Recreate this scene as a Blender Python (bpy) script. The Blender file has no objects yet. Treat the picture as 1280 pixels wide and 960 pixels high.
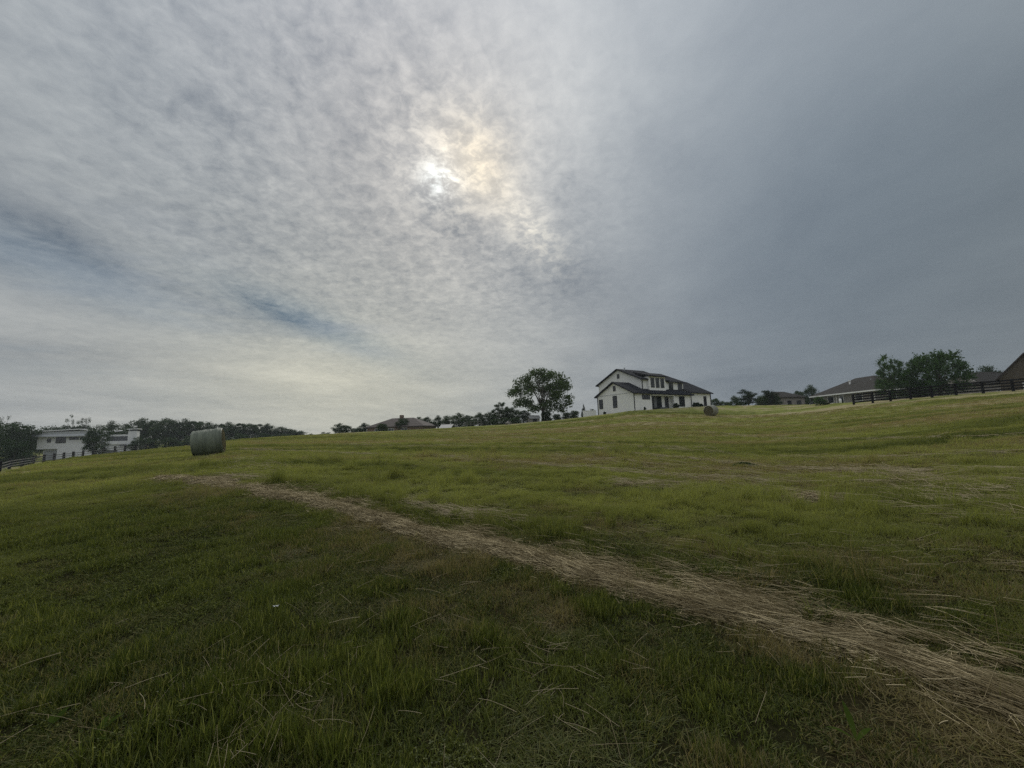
import bpy, math, random
import numpy as np
from mathutils import Vector, Matrix

random.seed(7)
RNG = np.random.default_rng(7)
R = math.radians
scene = bpy.context.scene
col = scene.collection

# ------------------------------------------------------------------ camera geometry
F = 481.0
PITCH, ROLL, EYE = R(6.8), R(1.7), 1.6
fw = np.array([0, math.cos(PITCH), math.sin(PITCH)])
r0 = np.array([1.0, 0, 0]); u0 = np.array([0, -math.sin(PITCH), math.cos(PITCH)])
up = math.cos(ROLL)*u0 + math.sin(ROLL)*r0
rt = math.cos(ROLL)*r0 - math.sin(ROLL)*u0

def pdir(px, py):
    d = fw + rt*(px-640)/F + up*(480-py)/F
    return d/np.linalg.norm(d)
def at(px, py, Y):
    d = pdir(px, py)
    return np.array([0, 0, EYE]) + d*(Y/d[1])

# ------------------------------------------------------------------ numpy noise
def _hash(ix, iy, seed):
    h = (ix.astype(np.int64)*374761393 + iy.astype(np.int64)*668265263 + seed*1442695041) & 0x7fffffff
    h = ((h ^ (h >> 13))*1274126177) & 0x7fffffff
    h = (h ^ (h >> 16)) & 0xffffff
    return h/float(0xffffff)
def vnoise(x, y, seed=0):
    x = np.asarray(x, float); y = np.asarray(y, float)
    ix = np.floor(x); iy = np.floor(y); fx = x-ix; fy = y-iy
    fx = fx*fx*(3-2*fx); fy = fy*fy*(3-2*fy)
    a = _hash(ix, iy, seed); b = _hash(ix+1, iy, seed); c = _hash(ix, iy+1, seed); d = _hash(ix+1, iy+1, seed)
    return (a*(1-fx)+b*fx)*(1-fy) + (c*(1-fx)+d*fx)*fy
def fbm(x, y, seed=0, o=4):
    s = 0; a = .5; t = 0
    for k in range(o):
        s = s + a*vnoise(x*2**k+17*k, y*2**k-9*k, seed+k); t += a; a *= .55
    return s/t
def sstep(a, b, x):
    t = np.clip((x-a)/(b-a), 0, 1); return t*t*(3-2*t)

# ------------------------------------------------------------------ terrain
SKY = [(-60,610,14),(0,594,18),(50,580,24),(100,572,30),(150,566,34),(200,561,37),(240,557.5,40),(300,549.5,48),(380,544,60),
       (430,541,66),(500,538,70),(560,534.5,72),(640,530,72),(700,524.5,70),(748,518.5,69),(793,513,65),(850,509.5,68),
       (893,507,73),(950,506.5,74),(1010,505.5,68),(1065,503,56),(1140,498,50),(1200,492.5,48),(1280,487,46),(1340,482,44)]
DROP = {-60:3.4,0:3.6,50:3.4,100:2.9,150:2.2,200:2.0,300:2.2,400:1.7,640:1.0,740:.35,900:.35,1010:.5,1340:.3}
WCV = {-60:0.0,150:.0,260:.1,450:.45,640:.75,800:1.,950:1.,1100:.85,1340:.6}
_az = []; _rs = []; _zs = []
for px, py, Y in SKY:
    p = at(px, py, Y); _az.append(math.atan2(p[0], p[1])); _rs.append(math.hypot(p[0], p[1])); _zs.append(p[2])
_az = np.array(_az); _rs = np.array(_rs); _zs = np.array(_zs)
_fine = np.linspace(_az[0], _az[-1], 400)
def _sm(v):
    f = np.interp(_fine, _az, v); k = np.hanning(13); k /= k.sum()
    fp = np.pad(f, 6, mode='edge'); return np.convolve(fp, k, 'valid')
_rsf, _zsf = _sm(_rs), _sm(_zs)
def _pxaz(tab):
    xs = sorted(tab); return np.interp(_fine, [math.atan((x-640)/F) for x in xs], [tab[x] for x in xs])
_drf, _wf = _pxaz(DROP), _pxaz(WCV)

def ground(X, Y, rough=True):
    X = np.asarray(X, float); Y = np.asarray(Y, float)
    az = np.arctan2(X, Y); r = np.hypot(X, Y)
    # behind the camera the profiles fold back smoothly
    az = np.where(np.abs(az) > R(90), np.sign(az)*(R(180)-np.abs(az)), az)
    rs = np.interp(az, _fine, _rsf); zs = np.interp(az, _fine, _zsf)
    dr = np.interp(az, _fine, _drf); w = np.interp(az, _fine, _wf)
    t = np.clip(r/rs, 0, 1)
    g = w*(0.25*t + 0.75*t**2.6) + (1-w)*(1-(1-t)**1.8)
    z = zs*g
    over = np.maximum(r-rs, 0)
    z = z - dr*(1-np.exp(-over/40.0))
    back = sstep(8, -25, Y)
    z = z*(1-back)
    far = sstep(200, 700, r)
    z = z*(1-far) + far*(-2.5)
    if rough:
        k = sstep(0, 6, r)*(1-far)
        z = z + (fbm(X*.5, Y*.5, 3, 3)-.5)*.10*k + (fbm(X*3, Y*3, 5, 2)-.5)*.035*(1-sstep(20, 40, r))
    return z
def gz(x, y): return float(ground(np.array([x]), np.array([y]))[0])

def hit(px, py):
    d = pdir(px, py); t = 1.0
    for k in range(4000):
        p = np.array([0, 0, EYE]) + d*t
        if p[2] <= gz(p[0], p[1]): return p
        t += .01 + t*.002
    return p

# windrow path on the ground
WPX = [(1420,960),(1290,893),(1160,838),(1060,806),(950,779),(860,756),(780,737),(700,712),(640,693),(590,684),(540,672),
       (480,653),(420,637),(360,623),(300,611),(250,603),(200,598)]
WP = np.array([hit(*p)[:2] for p in WPX])
def resample(P, step):
    seg = np.linalg.norm(np.diff(P, axis=0), axis=1); s = np.concatenate([[0], np.cumsum(seg)])
    n = int(s[-1]/step)+1; q = np.linspace(0, s[-1], n)
    out = np.stack([np.interp(q, s, P[:, k]) for k in range(2)], 1)
    for _ in range(3):
        o2 = out.copy(); o2[1:-1] = (out[:-2]+out[1:-1]*2+out[2:])/4; out = o2
    return out
WPF = resample(WP, .12)
WT = np.gradient(WPF, axis=0); WT /= np.linalg.norm(WT, axis=1)[:, None]
WN = np.stack([WT[:, 1], -WT[:, 0]], 1)          # points to the far (right) side

def wdist(X, Y):
    """signed distance to the windrow; + on its far side"""
    X = np.asarray(X, float).ravel(); Y = np.asarray(Y, float).ravel()
    best = np.full(X.shape, 1e9); sg = np.zeros(X.shape)
    near = (np.hypot(X, Y) < 40) & (Y > -6)
    idx = np.where(near)[0]
    for c in range(0, len(idx), 20000):
        ii = idx[c:c+20000]
        dx = X[ii, None]-WPF[None, ::3, 0]; dy = Y[ii, None]-WPF[None, ::3, 1]
        d2 = dx*dx+dy*dy; k = d2.argmin(1); a = np.arange(len(ii))
        best[ii] = np.sqrt(d2[a, k]); sg[ii] = np.sign(dx[a, k]*WN[::3][k, 0]+dy[a, k]*WN[::3][k, 1])
    return best*np.where(sg == 0, 1, sg)

def stripes(X, Y):
    """mowing lines: streaks that run across the slope"""
    r = np.hypot(X, Y)
    th = R(8) + (R(40)-R(8))*np.exp(-r/16.0)
    s = Y*np.cos(th) + X*np.sin(th); t = X*np.cos(th) - Y*np.sin(th)
    wob = (fbm(X*.07, Y*.07, 31, 2)-.5)*5
    return fbm((s+wob)*.75, t*.045, 11, 4), fbm((s+wob)*.21, t*.02, 13, 3)

def dryness(X, Y):
    X = np.asarray(X, float).ravel(); Y = np.asarray(Y, float).ravel()
    r = np.hypot(X, Y); az = np.arctan2(X, Y)
    st, st2 = stripes(X, Y)
    pat = fbm(X*.35, Y*.35, 21, 4)
    fine = fbm(X*1.7, Y*1.7, 23, 3)
    left = sstep(.1, -.5, az)*(1-sstep(14, 26, r))
    d = .33 + (1.15+.9*sstep(14, 36, r))*(st-.5) + (.9+.5*sstep(14, 36, r))*(st2-.5) + 1.25*(pat-.5) + .8*(fine-.5) - .18*left + .08*sstep(20, 50, r)
    d = d + .26*sstep(.70, .95, az)*sstep(18, 38, r)
    wd = wdist(X, Y)
    wob2 = (fine-.5)*.5
    far_side = np.where(wd > 0, np.exp(-np.maximum(wd-.10+wob2, 0)/.30)*(.75+.5*(pat-.3)), np.exp(-np.maximum(-wd-.06+wob2, 0)/.16))
    d = np.maximum(d, far_side*.95)
    # brown thatch patches in front of the windrow
    br = sstep(.46, .62, fbm(X*.9+4, Y*.9, 41, 3))*sstep(-2.6, -.2, wd)*(wd < 0)
    d = np.maximum(d, br*.68)
    br2 = sstep(.50, .66, fbm(X*.8-7, Y*.8, 43, 3))*sstep(-.30, .02, az)*(1-sstep(4, 9, r))
    d = np.maximum(d, br2*.62)
    return np.clip(d, 0, 1)

def backlit_pale(X, Y):
    """pale stubble stripes, with the brighter backlit look of distance put into the colour"""
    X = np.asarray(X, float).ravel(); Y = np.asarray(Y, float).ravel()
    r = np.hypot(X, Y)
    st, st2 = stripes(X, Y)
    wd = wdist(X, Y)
    ramp = np.where(wd > 0, np.maximum(sstep(2.2, 10, r)*sstep(.2, 1.6, wd), sstep(6, 18, r)), sstep(6, 18, r))  # distance ramp: brightness of the backlit far field, painted as colour
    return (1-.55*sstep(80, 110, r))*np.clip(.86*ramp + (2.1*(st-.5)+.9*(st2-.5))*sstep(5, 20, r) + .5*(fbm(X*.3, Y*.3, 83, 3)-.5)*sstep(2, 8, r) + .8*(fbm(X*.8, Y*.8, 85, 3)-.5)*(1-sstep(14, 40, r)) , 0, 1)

# ------------------------------------------------------------------ node helpers
class NT:
    def __init__(s, tree): s.t = tree; s.n = tree.nodes; s.l = tree.links
    def new(s, typ, **kw):
        n = s.n.new(typ)
        for k, v in kw.items(): setattr(n, k, v)
        return n
    def put(s, sock, v):
        if hasattr(v, 'is_output'): s.l.new(v, sock)
        elif isinstance(v, (tuple, list)) and len(v) == 3 and sock.type == 'RGBA': sock.default_value = (*v, 1)
        else: sock.default_value = v
    def m(s, op, a, b=0.0, c=None, clamp=False):
        n = s.new('ShaderNodeMath', operation=op); n.use_clamp = clamp
        s.put(n.inputs[0], a); s.put(n.inputs[1], b)
        if c is not None: s.put(n.inputs[2], c)
        return n.outputs[0]
    def vm(s, op, a, b=None, sc=None):
        n = s.new('ShaderNodeVectorMath', operation=op); s.put(n.inputs[0], a)
        if b is not None: s.put(n.inputs[1], b)
        if sc is not None: s.put(n.inputs['Scale'], sc)
        return n.outputs['Value'] if op in ('DOT_PRODUCT', 'LENGTH') else n.outputs['Vector']
    def mix(s, f, a, b, mode='MIX'):
        n = s.new('ShaderNodeMix', data_type='RGBA', blend_type=mode); n.clamp_factor = True
        s.put(n.inputs[0], f); s.put(n.inputs[6], a); s.put(n.inputs[7], b)
        return n.outputs[2]
    def noise(s, vec, scale, detail=4, rough=.55, dist=0.0):
        n = s.new('ShaderNodeTexNoise'); n.noise_dimensions = '3D'
        if vec is not None: s.l.new(vec, n.inputs['Vector'])
        n.inputs['Scale'].default_value = scale; n.inputs['Detail'].default_value = detail
        n.inputs['Roughness'].default_value = rough; n.inputs['Distortion'].default_value = dist
        return n.outputs['Fac']
    def ramp(s, f, a, b):
        n = s.new('ShaderNodeMapRange'); n.interpolation_type = 'SMOOTHSTEP'
        s.put(n.inputs[0], f); n.inputs[1].default_value = a; n.inputs[2].default_value = b
        return n.outputs[0]

def material(name):
    m = bpy.data.materials.new(name); m.use_nodes = True; m.node_tree.nodes.clear()
    nt = NT(m.node_tree); out = nt.new('ShaderNodeOutputMaterial')
    return m, nt, out

def plain(name, c, rough=.7, var=.18, scale=3.0, bump=0.0, spec=.3, metal=0.0, bscale=None, stretch=None):
    m, nt, out = material(name)
    tc = nt.new('ShaderNodeTexCoord').outputs['Object']
    if stretch: tc = nt.vm('MULTIPLY', tc, stretch)
    n = nt.noise(tc, scale, 5)
    f = nt.ramp(n, .3, .7)
    b = nt.new('ShaderNodeBsdfPrincipled')
    nt.put(b.inputs['Base Color'], nt.mix(f, tuple(x*(1-var) for x in c), tuple(min(1, x*(1+var)) for x in c)))
    b.inputs['Roughness'].default_value = rough; b.inputs['Specular IOR Level'].default_value = spec
    b.inputs['Metallic'].default_value = metal
    if bump:
        bn = nt.new('ShaderNodeBump'); bn.inputs['Strength'].default_value = bump; bn.inputs['Distance'].default_value = .05
        nt.l.new(nt.noise(tc, bscale or scale*4, 4), bn.inputs['Height']); nt.l.new(bn.outputs[0], b.inputs['Normal'])
    nt.l.new(b.outputs[0], out.inputs[0])
    return m

def leafy(name, ca, cb, transl=.3, patch=.6, dry=None, gloss=.0, straw=False, pale=None):
    """two-sided leaf: diffuse + translucent; ca..cb varies per leaf and per place"""
    m, nt, out = material(name)
    geo = nt.new('ShaderNodeNewGeometry')
    oi = nt.new('ShaderNodeObjectInfo')
    isl = geo.outputs['Random Per Island']
    n = nt.noise(geo.outputs['Position'], patch, 3)
    f = nt.m('ADD', nt.m('MULTIPLY', isl, .55), nt.m('MULTIPLY', nt.ramp(n, .3, .7), .45))
    if straw: f = nt.m('MULTIPLY', nt.m('POWER', isl, 2.1), nt.m('ADD', .45, nt.ramp(n, .3, .65)))
    c = nt.mix(f, ca, cb)
    c = nt.mix(nt.m('MULTIPLY', oi.outputs['Random'], .35), c, tuple(x*.75 for x in ca))
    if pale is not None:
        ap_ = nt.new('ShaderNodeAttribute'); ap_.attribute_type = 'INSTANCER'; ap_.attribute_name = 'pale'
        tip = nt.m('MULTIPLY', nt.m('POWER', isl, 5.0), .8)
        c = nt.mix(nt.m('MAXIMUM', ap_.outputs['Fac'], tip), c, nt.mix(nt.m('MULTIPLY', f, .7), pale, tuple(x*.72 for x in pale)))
    if dry is not None:
        at_ = nt.new('ShaderNodeAttribute'); at_.attribute_type = 'INSTANCER'; at_.attribute_name = 'dry'
        k = nt.m('ADD', at_.outputs['Fac'], nt.m('MULTIPLY', nt.m('SUBTRACT', isl, .5), .8))
        c = nt.mix(nt.ramp(k, .30, .95), c, nt.mix(isl, dry, tuple(x*.6 for x in dry)))
    d = nt.new('ShaderNodeBsdfDiffuse'); nt.put(d.inputs[0], c)
    tr = nt.new('ShaderNodeBsdfTranslucent'); nt.put(tr.inputs[0], nt.mix(.5, c, (1.0, 1.0, .45), 'MULTIPLY'))
    mx = nt.new('ShaderNodeMixShader'); mx.inputs[0].default_value = transl
    nt.l.new(d.outputs[0], mx.inputs[1]); nt.l.new(tr.outputs[0], mx.inputs[2])
    res = mx.outputs[0]
    if gloss:
        g = nt.new('ShaderNodeBsdfGlossy'); g.inputs['Roughness'].default_value = .45
        m2 = nt.new('ShaderNodeMixShader'); m2.inputs[0].default_value = gloss
        nt.l.new(res, m2.inputs[1]); nt.l.new(g.outputs[0], m2.inputs[2]); res = m2.outputs[0]
    nt.l.new(res, out.inputs[0])
    return m

# ------------------------------------------------------------------ mesh helpers
def link(o, parent=None):
    col.objects.link(o)
    if parent is not None: o.parent = parent
    return o
def mesh_arrays(name, V, Fc, mat, parent=None, smooth=False):
    V = np.asarray(V, np.float32); Fc = np.asarray(Fc, np.int32)
    me = bpy.data.meshes.new(name)
    k = Fc.shape[1]
    me.vertices.add(len(V)); me.vertices.foreach_set('co', V.ravel())
    me.loops.add(Fc.size); me.loops.foreach_set('vertex_index', Fc.ravel())
    me.polygons.add(len(Fc)); me.polygons.foreach_set('loop_start', np.arange(0, Fc.size, k, dtype=np.int32))
    me.update(calc_edges=True)
    if smooth: me.polygons.foreach_set('use_smooth', np.ones(len(Fc), bool))
    if mat: me.materials.append(mat)
    return link(bpy.data.objects.new(name, me), parent)

class MB:
    def __init__(s): s.v = []; s.f = []
    def add(s, v, f):
        b = len(s.v); s.v += [tuple(p) for p in v]; s.f += [tuple(i+b for i in q) for q in f]; return s
    def box(s, x0, x1, y0, y1, z0, z1):
        return s.add([(x0,y0,z0),(x1,y0,z0),(x1,y1,z0),(x0,y1,z0),(x0,y0,z1),(x1,y0,z1),(x1,y1,z1),(x0,y1,z1)],
                     [(0,3,2,1),(4,5,6,7),(0,1,5,4),(1,2,6,5),(2,3,7,6),(3,0,4,7)])
    def prism_x(s, pts, x0, x1):          # polygon in (y,z) run along x
        n = len(pts); v = [(x0,y,z) for y,z in pts]+[(x1,y,z) for y,z in pts]
        f = [tuple(range(n))[::-1], tuple(range(n, 2*n))]+[(i,(i+1)%n,n+(i+1)%n,n+i) for i in range(n)]
        return s.add(v, f)
    def prism_y(s, pts, y0, y1):
        n = len(pts); v = [(x,y0,z) for x,z in pts]+[(x,y1,z) for x,z in pts]
        f = [tuple(range(n)), tuple(range(n, 2*n))[::-1]]+[(i,n+i,n+(i+1)%n,(i+1)%n) for i in range(n)]
        return s.add(v, f)
    def slab(s, pts, faces, t=.2):
        n = len(pts); v = list(pts)+[(x,y,z-t) for x,y,z in pts]
        f = list(faces)+[tuple(n+i for i in reversed(q)) for q in faces]
        ed = {}
        for q in faces:
            for a, b in zip(q, q[1:]+q[:1]): ed[(a, b)] = 1
        for (a, b) in list(ed):
            if (b, a) not in ed: f.append((b, a, n+a, n+b))
        return s.add(v, f)
    def tube(s, pts, rad, n=7, cap=True):
        pts = [Vector(p) for p in pts]; rings = []
        for i, p in enumerate(pts):
            d = (pts[min(i+1, len(pts)-1)]-pts[max(i-1, 0)]).normalized()
            a = d.orthogonal().normalized() if abs(d.z) < .98 else Vector((1, 0, 0))
            a = (a-d*a.dot(d)).normalized(); b = d.cross(a)
            rr = rad[i] if hasattr(rad, '__len__') else rad
            rings.append([p+(a*math.cos(2*math.pi*k/n)+b*math.sin(2*math.pi*k/n))*rr for k in range(n)])
        v = [q for r_ in rings for q in r_]; f = []
        for i in range(len(rings)-1):
            for k in range(n):
                f.append((i*n+k, i*n+(k+1)%n, (i+1)*n+(k+1)%n, (i+1)*n+k))
        if cap: f += [tuple(range(n))[::-1], tuple((len(rings)-1)*n+k for k in range(n))]
        return s.add(v, f)
    def build(s, name, mat, parent=None, smooth=False):
        me = bpy.data.meshes.new(name); me.from_pydata(s.v, [], s.f); me.update()
        if smooth:
            for p in me.polygons: p.use_smooth = True
        me.materials.append(mat)
        return link(bpy.data.objects.new(name, me), parent)

def tag(o, label=None, cat=None, group=None, kind=None):
    if label: o['label'] = label
    if cat: o['category'] = cat
    if group: o['group'] = group
    if kind: o['kind'] = kind
    return o
def thing(name, loc, label, cat, group=None, rz=0.0, scale=None):
    o = link(bpy.data.objects.new(name, None)); o.empty_display_size = .3
    o.location = loc; o.rotation_euler = (0, 0, rz)
    if scale: o.scale = scale
    return tag(o, label, cat, group)

# ------------------------------------------------------------------ materials
GREEN_A, GREEN_B = (.034,.052,.010), (.125,.150,.030)
BACKLIT_PALE = (.292,.312,.086)  # far grass tint: pale stubble plus backlit brightness painted in
HAY = (.33,.26,.145)
M = {}
M['grass'] = leafy('grass blades', GREEN_A, GREEN_B, .52, .5, dry=(.32,.265,.125), gloss=.012, pale=BACKLIT_PALE)
M['straw'] = leafy('dry straw', (.125,.100,.052), (.62,.53,.335), .0, 2.6, straw=True)
M['straw_grey'] = leafy('weathered straw', (.28,.25,.18), (.55,.49,.36), .0, 2.0)
M['straw_stray'] = leafy('stray stalks', (.16,.13,.07), (.62,.54,.37), .0, 2.6)
M['leaf_oak'] = leafy('oak leaves', (.034,.064,.018), (.088,.130,.038), .36, .5)
M['leaf_dark'] = leafy('dark leaves', (.022,.044,.020), (.058,.092,.034), .26, .12)
M['leaf_mid'] = leafy('green leaves', (.025,.050,.016), (.060,.098,.030), .28, .4)
M['leaf_locust'] = leafy('locust leaves', (.034,.074,.024), (.084,.150,.052), .36, .5)
M['leaf_conifer'] = leafy('conifer needles', (.012,.026,.012), (.030,.052,.022), .1, .5)
M['weed'] = leafy('dock leaf', (.040,.068,.012), (.075,.105,.022), .4, 3.0)
M['bark'] = plain('bark', (.075,.062,.05), .9, .35, 4, .6)
M['white_siding'] = plain('white board siding', (.74,.75,.74), .6, .05, 2, .12, stretch=(8,8,.3))
M['roof_black'] = plain('black shingles', (.014,.016,.021), .9, .25, 5, .3, spec=.12)
M['trim_black'] = plain('black trim', (.014,.015,.018), .6, .1, spec=.15)
M['white_trim'] = plain('white trim', (.72,.73,.73), .5, .04)
M['glass'] = plain('window glass', (.02,.024,.028), .06, .1, 1, spec=.6)
M['curtain'] = plain('pale blinds', (.13,.14,.15), .7, .1)
M['concrete'] = plain('concrete', (.40,.39,.36), .85, .12, 4, .2)
M['modern_white'] = plain('white render', (.66,.67,.69), .6, .05, 1.0)
M['modern_dark'] = plain('dark cladding', (.10,.105,.115), .6, .12)
M['fascia'] = plain('grey fascia', (.36,.38,.40), .5, .06)
M['brick_brown'] = plain('brown brick', (.16,.115,.085), .85, .22, 6, .3)
M['roof_brown'] = plain('brown shingles', (.050,.040,.037), .85, .2, 5, .3)
M['roof_grey'] = plain('grey brown shingles', (.036,.034,.031), .9, .2, 5, .3, spec=.12)
M['roof_metal'] = plain('pale metal roof', (.20,.21,.215), .6, .08)
M['tan_siding'] = plain('tan siding', (.085,.071,.053), .75, .08, 2, .1, stretch=(.3,.3,8))
M['stone'] = plain('grey stone wall', (.22,.205,.19), .85, .25, 5, .4)
M['fence_black'] = plain('black fence paint', (.009,.009,.010), .75, .3, 6, .2, spec=.1)
M['fence_weathered'] = plain('weathered boards', (.12,.12,.115), .8, .2, 5, .2)
M['net'] = None

# ground ---------------------------------------------------------------
def ground_material():
    m, nt, out = material('mown field')
    geo = nt.new('ShaderNodeNewGeometry'); pos = geo.outputs['Position']
    a = nt.new('ShaderNodeAttribute'); a.attribute_name = 'dry'; dry = a.outputs['Fac']
    a2 = nt.new('ShaderNodeAttribute'); a2.attribute_name = 'blade'; blade = a2.outputs['Fac']
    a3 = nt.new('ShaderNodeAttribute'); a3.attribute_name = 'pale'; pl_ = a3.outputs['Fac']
    n1 = nt.noise(pos, 1.2, 6, .65); n2 = nt.noise(pos, 9, 5, .7); n3 = nt.noise(pos, .12, 4)
    st = nt.noise(nt.vm('MULTIPLY', pos, (.10, 1.9, 1.0)), 1.0, 6, .7)
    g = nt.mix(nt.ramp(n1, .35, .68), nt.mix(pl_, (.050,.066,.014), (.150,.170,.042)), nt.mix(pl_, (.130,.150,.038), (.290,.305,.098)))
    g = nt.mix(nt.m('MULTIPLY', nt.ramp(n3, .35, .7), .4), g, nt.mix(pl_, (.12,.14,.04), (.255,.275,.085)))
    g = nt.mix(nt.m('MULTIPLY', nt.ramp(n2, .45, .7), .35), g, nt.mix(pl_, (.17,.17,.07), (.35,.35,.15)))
    k = nt.m('ADD', dry, nt.m('MULTIPLY', nt.m('SUBTRACT', n2, .5), .7))
    k = nt.m('ADD', k, nt.m('MULTIPLY', nt.m('SUBTRACT', st, .5), 1.1))
    straw = nt.mix(n2, (.22,.19,.10), (.40,.355,.215))
    c_far = nt.mix(nt.ramp(k, .28, .95), g, straw)
    soil = nt.mix(nt.ramp(k, .3, 1.0), nt.mix(n2, (.014,.016,.007), (.034,.032,.015)), nt.mix(n2, (.025,.02,.010), (.095,.075,.04)))
    c = nt.mix(blade, c_far, soil)
    d = nt.new('ShaderNodeBsdfDiffuse'); nt.put(d.inputs[0], c)
    b = nt.new('ShaderNodeBump'); b.inputs['Strength'].default_value = .9; b.inputs['Distance'].default_value = .12
    nt.l.new(nt.m('ADD', n2, nt.m('MULTIPLY', n1, 1.5)), b.inputs['Height']); nt.l.new(b.outputs[0], d.inputs['Normal'])
    nt.l.new(d.outputs[0], out.inputs[0])
    return m
M['ground'] = ground_material()

naz = 900
# finer steps where the camera looks
azs = np.concatenate([np.linspace(-R(180), -R(75), 60, endpoint=False), np.linspace(-R(75), R(75), naz, endpoint=False),
                      np.linspace(R(75), R(180), 60, endpoint=False)])
rr = np.concatenate([[.25], np.geomspace(.5, 110, 300), np.geomspace(120, 4000, 40)])
A, Rr = np.meshgrid(azs, rr)
X = (Rr*np.sin(A)).ravel(); Y = (Rr*np.cos(A)).ravel()
Z = ground(X, Y)
V = np.stack([X, Y, Z], 1); V = np.vstack([V, [[0, 0, 0]]])
na, nr = len(azs), len(rr)
i, j = np.meshgrid(np.arange(nr-1), np.arange(na), indexing='ij')
j2 = (j+1) % na
quads = np.stack([i*na+j, i*na+j2, (i+1)*na+j2, (i+1)*na+j], -1).reshape(-1, 4)[:, ::-1]
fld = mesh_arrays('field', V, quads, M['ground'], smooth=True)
tag(fld, 'mown hay field of green grass rising towards the white house', None, None, 'structure')
dryv = np.append(dryness(X, Y), 0)
at1 = fld.data.attributes.new('dry', 'FLOAT', 'POINT'); at1.data.foreach_set('value', dryv.astype(np.float32))
at3 = fld.data.attributes.new('pale', 'FLOAT', 'POINT'); at3.data.foreach_set('value', np.append(backlit_pale(X, Y), 0).astype(np.float32))
bl = np.append(1-.92*sstep(5, 34, Rr.ravel()), 1)
at2 = fld.data.attributes.new('blade', 'FLOAT', 'POINT'); at2.data.foreach_set('value', bl.astype(np.float32))

# ------------------------------------------------------------------ grass
def blade_arrays(n, rad, h0, h1, w0, w1, lean, rng, curl=.5):
    a = rng.uniform(0, 2*np.pi, n); rr_ = rad*np.sqrt(rng.uniform(0, 1, n))
    bx, by = rr_*np.cos(a), rr_*np.sin(a)
    h = rng.uniform(h0, h1, n)*(1-.35*(rr_/rad)**2); w = rng.uniform(w0, w1, n)
    th = rng.uniform(0, 2*np.pi, n); ln = np.abs(rng.normal(0, lean, n)); cu = rng.uniform(0, curl, n)
    ux, uy = np.cos(th), np.sin(th)
    fa = th + np.pi/2 + rng.normal(0, .6, n); sx, sy = np.cos(fa), np.sin(fa)
    V = []; prof = [(0, 1.0), (.4, .9), (.75, .6), (1, .06)]
    for t, wf in prof:
        ang = ln + cu*t*1.6
        hor = h*t*np.sin(ang*.8+.02); ver = h*t*np.cos(np.minimum(ang*.8, 1.45))
        cx, cy, cz = bx+ux*hor, by+uy*hor, ver-.012*(t == 0)
        for sgn in (-1, 1):
            V.append(np.stack([cx+sx*sgn*w*wf*.5, cy+sy*sgn*w*wf*.5, cz], 1))
    V = np.stack(V, 1)                                   # n,8,3
    base = (np.arange(n)*8)[:, None, None]
    q = np.array([[0,1,3,2],[2,3,5,4],[4,5,7,6]])[None]
    return V.reshape(-1, 3), (base+q).reshape(-1, 4)

src = bpy.data.collections.new('grass_sources')
def source(name, arrs, mat):
    V = []; Q = []; b = 0
    for v, q in arrs: V.append(v); Q.append(q+b); b += len(v)
    o = mesh_arrays(name, np.vstack(V), np.vstack(Q), mat); col.objects.unlink(o); src.objects.link(o)
rg = np.random.default_rng(3)
NS = 0
for k in range(5):   # 0-4 short mown turf
    source(f's{NS:02d}_turf', [blade_arrays(40, .075, .03, .085, .003, .005, .62, rg)], M['grass']); NS += 1
for k in range(4):   # 5-8 regrowth, longer upright
    source(f's{NS:02d}_regrowth', [blade_arrays(30, .07, .05, .125, .0035, .0055, .38, rg, .4), blade_arrays(14, .08, .03, .07, .003, .005, .5, rg)], M['grass']); NS += 1
for k in range(3):   # 9-11 tall tuft
    source(f's{NS:02d}_tuft', [blade_arrays(46, .09, .16, .34, .004, .0075, .30, rg, .45)], M['grass']); NS += 1
def clover(n, rng):
    V = []; Q = []; b = 0
    for _ in range(n):
        x, y = rng.normal(0, .045, 2); z = rng.uniform(.02, .06); a0 = rng.uniform(0, 6.28); s = rng.uniform(.005, .009)
        for k in range(3):
            a = a0+k*2.094; c, sn = math.cos(a), math.sin(a); t = rng.uniform(-.2, 1.1)
            P = [(0,0,0),(s*.8,-s*.55,s*t),(s*1.5,0,s*t*1.3),(s*.8,s*.55,s*t)]
            V += [(x+c*p-sn*q, y+sn*p+c*q, z+r_) for p, q, r_ in P]; Q.append((b,b+1,b+2,b+3)); b += 4
    return np.array(V), np.array(Q)
for k in range(3):   # 12-14 clover in turf
    source(f's{NS:02d}_clover', [clover(16, rg), blade_arrays(26, .075, .03, .085, .003, .005, .55, rg)], M['grass']); NS += 1
for k in range(2):   # 15-16 flat thatch
    source(f's{NS:02d}_thatch', [blade_arrays(40, .09, .04, .13, .0025, .0045, 1.05, rg, .4)], M['grass']); NS += 1

PT = []; 
def ring(ra, rb, dens, sxy, sz):
    am = R(80) if ra < 10 else R(66)
    n = int(dens*am*(rb*rb-ra*ra))
    a = RNG.uniform(-am, am, n); r = np.sqrt(RNG.uniform(ra*ra, rb*rb, n))
    x, y = r*np.sin(a), r*np.cos(a)
    PT.append(np.stack([x, y, np.full(n, sxy), np.full(n, sz)], 1))
ring(.6, 5, 330, 1.0, 1.0); ring(5, 9, 210, 1.2, 1.05); ring(9, 15, 120, 1.5, 1.15); ring(15, 26, 48, 2.2, 1.3); ring(26, 44, 16, 3.4, 1.4); ring(44, 66, 5, 5.0, 1.5)
P = np.vstack(PT)
x, y = P[:, 0], P[:, 1]
d = dryness(x, y); wd = wdist(x, y)
r_ = np.hypot(x, y)
lush = fbm(x*.45+9, y*.45, 51, 3) - .12*d + .10*sstep(.4, 2.5, wd)*(1-sstep(14, 22, r_))
u = RNG.uniform(0, 1, len(x))
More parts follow.
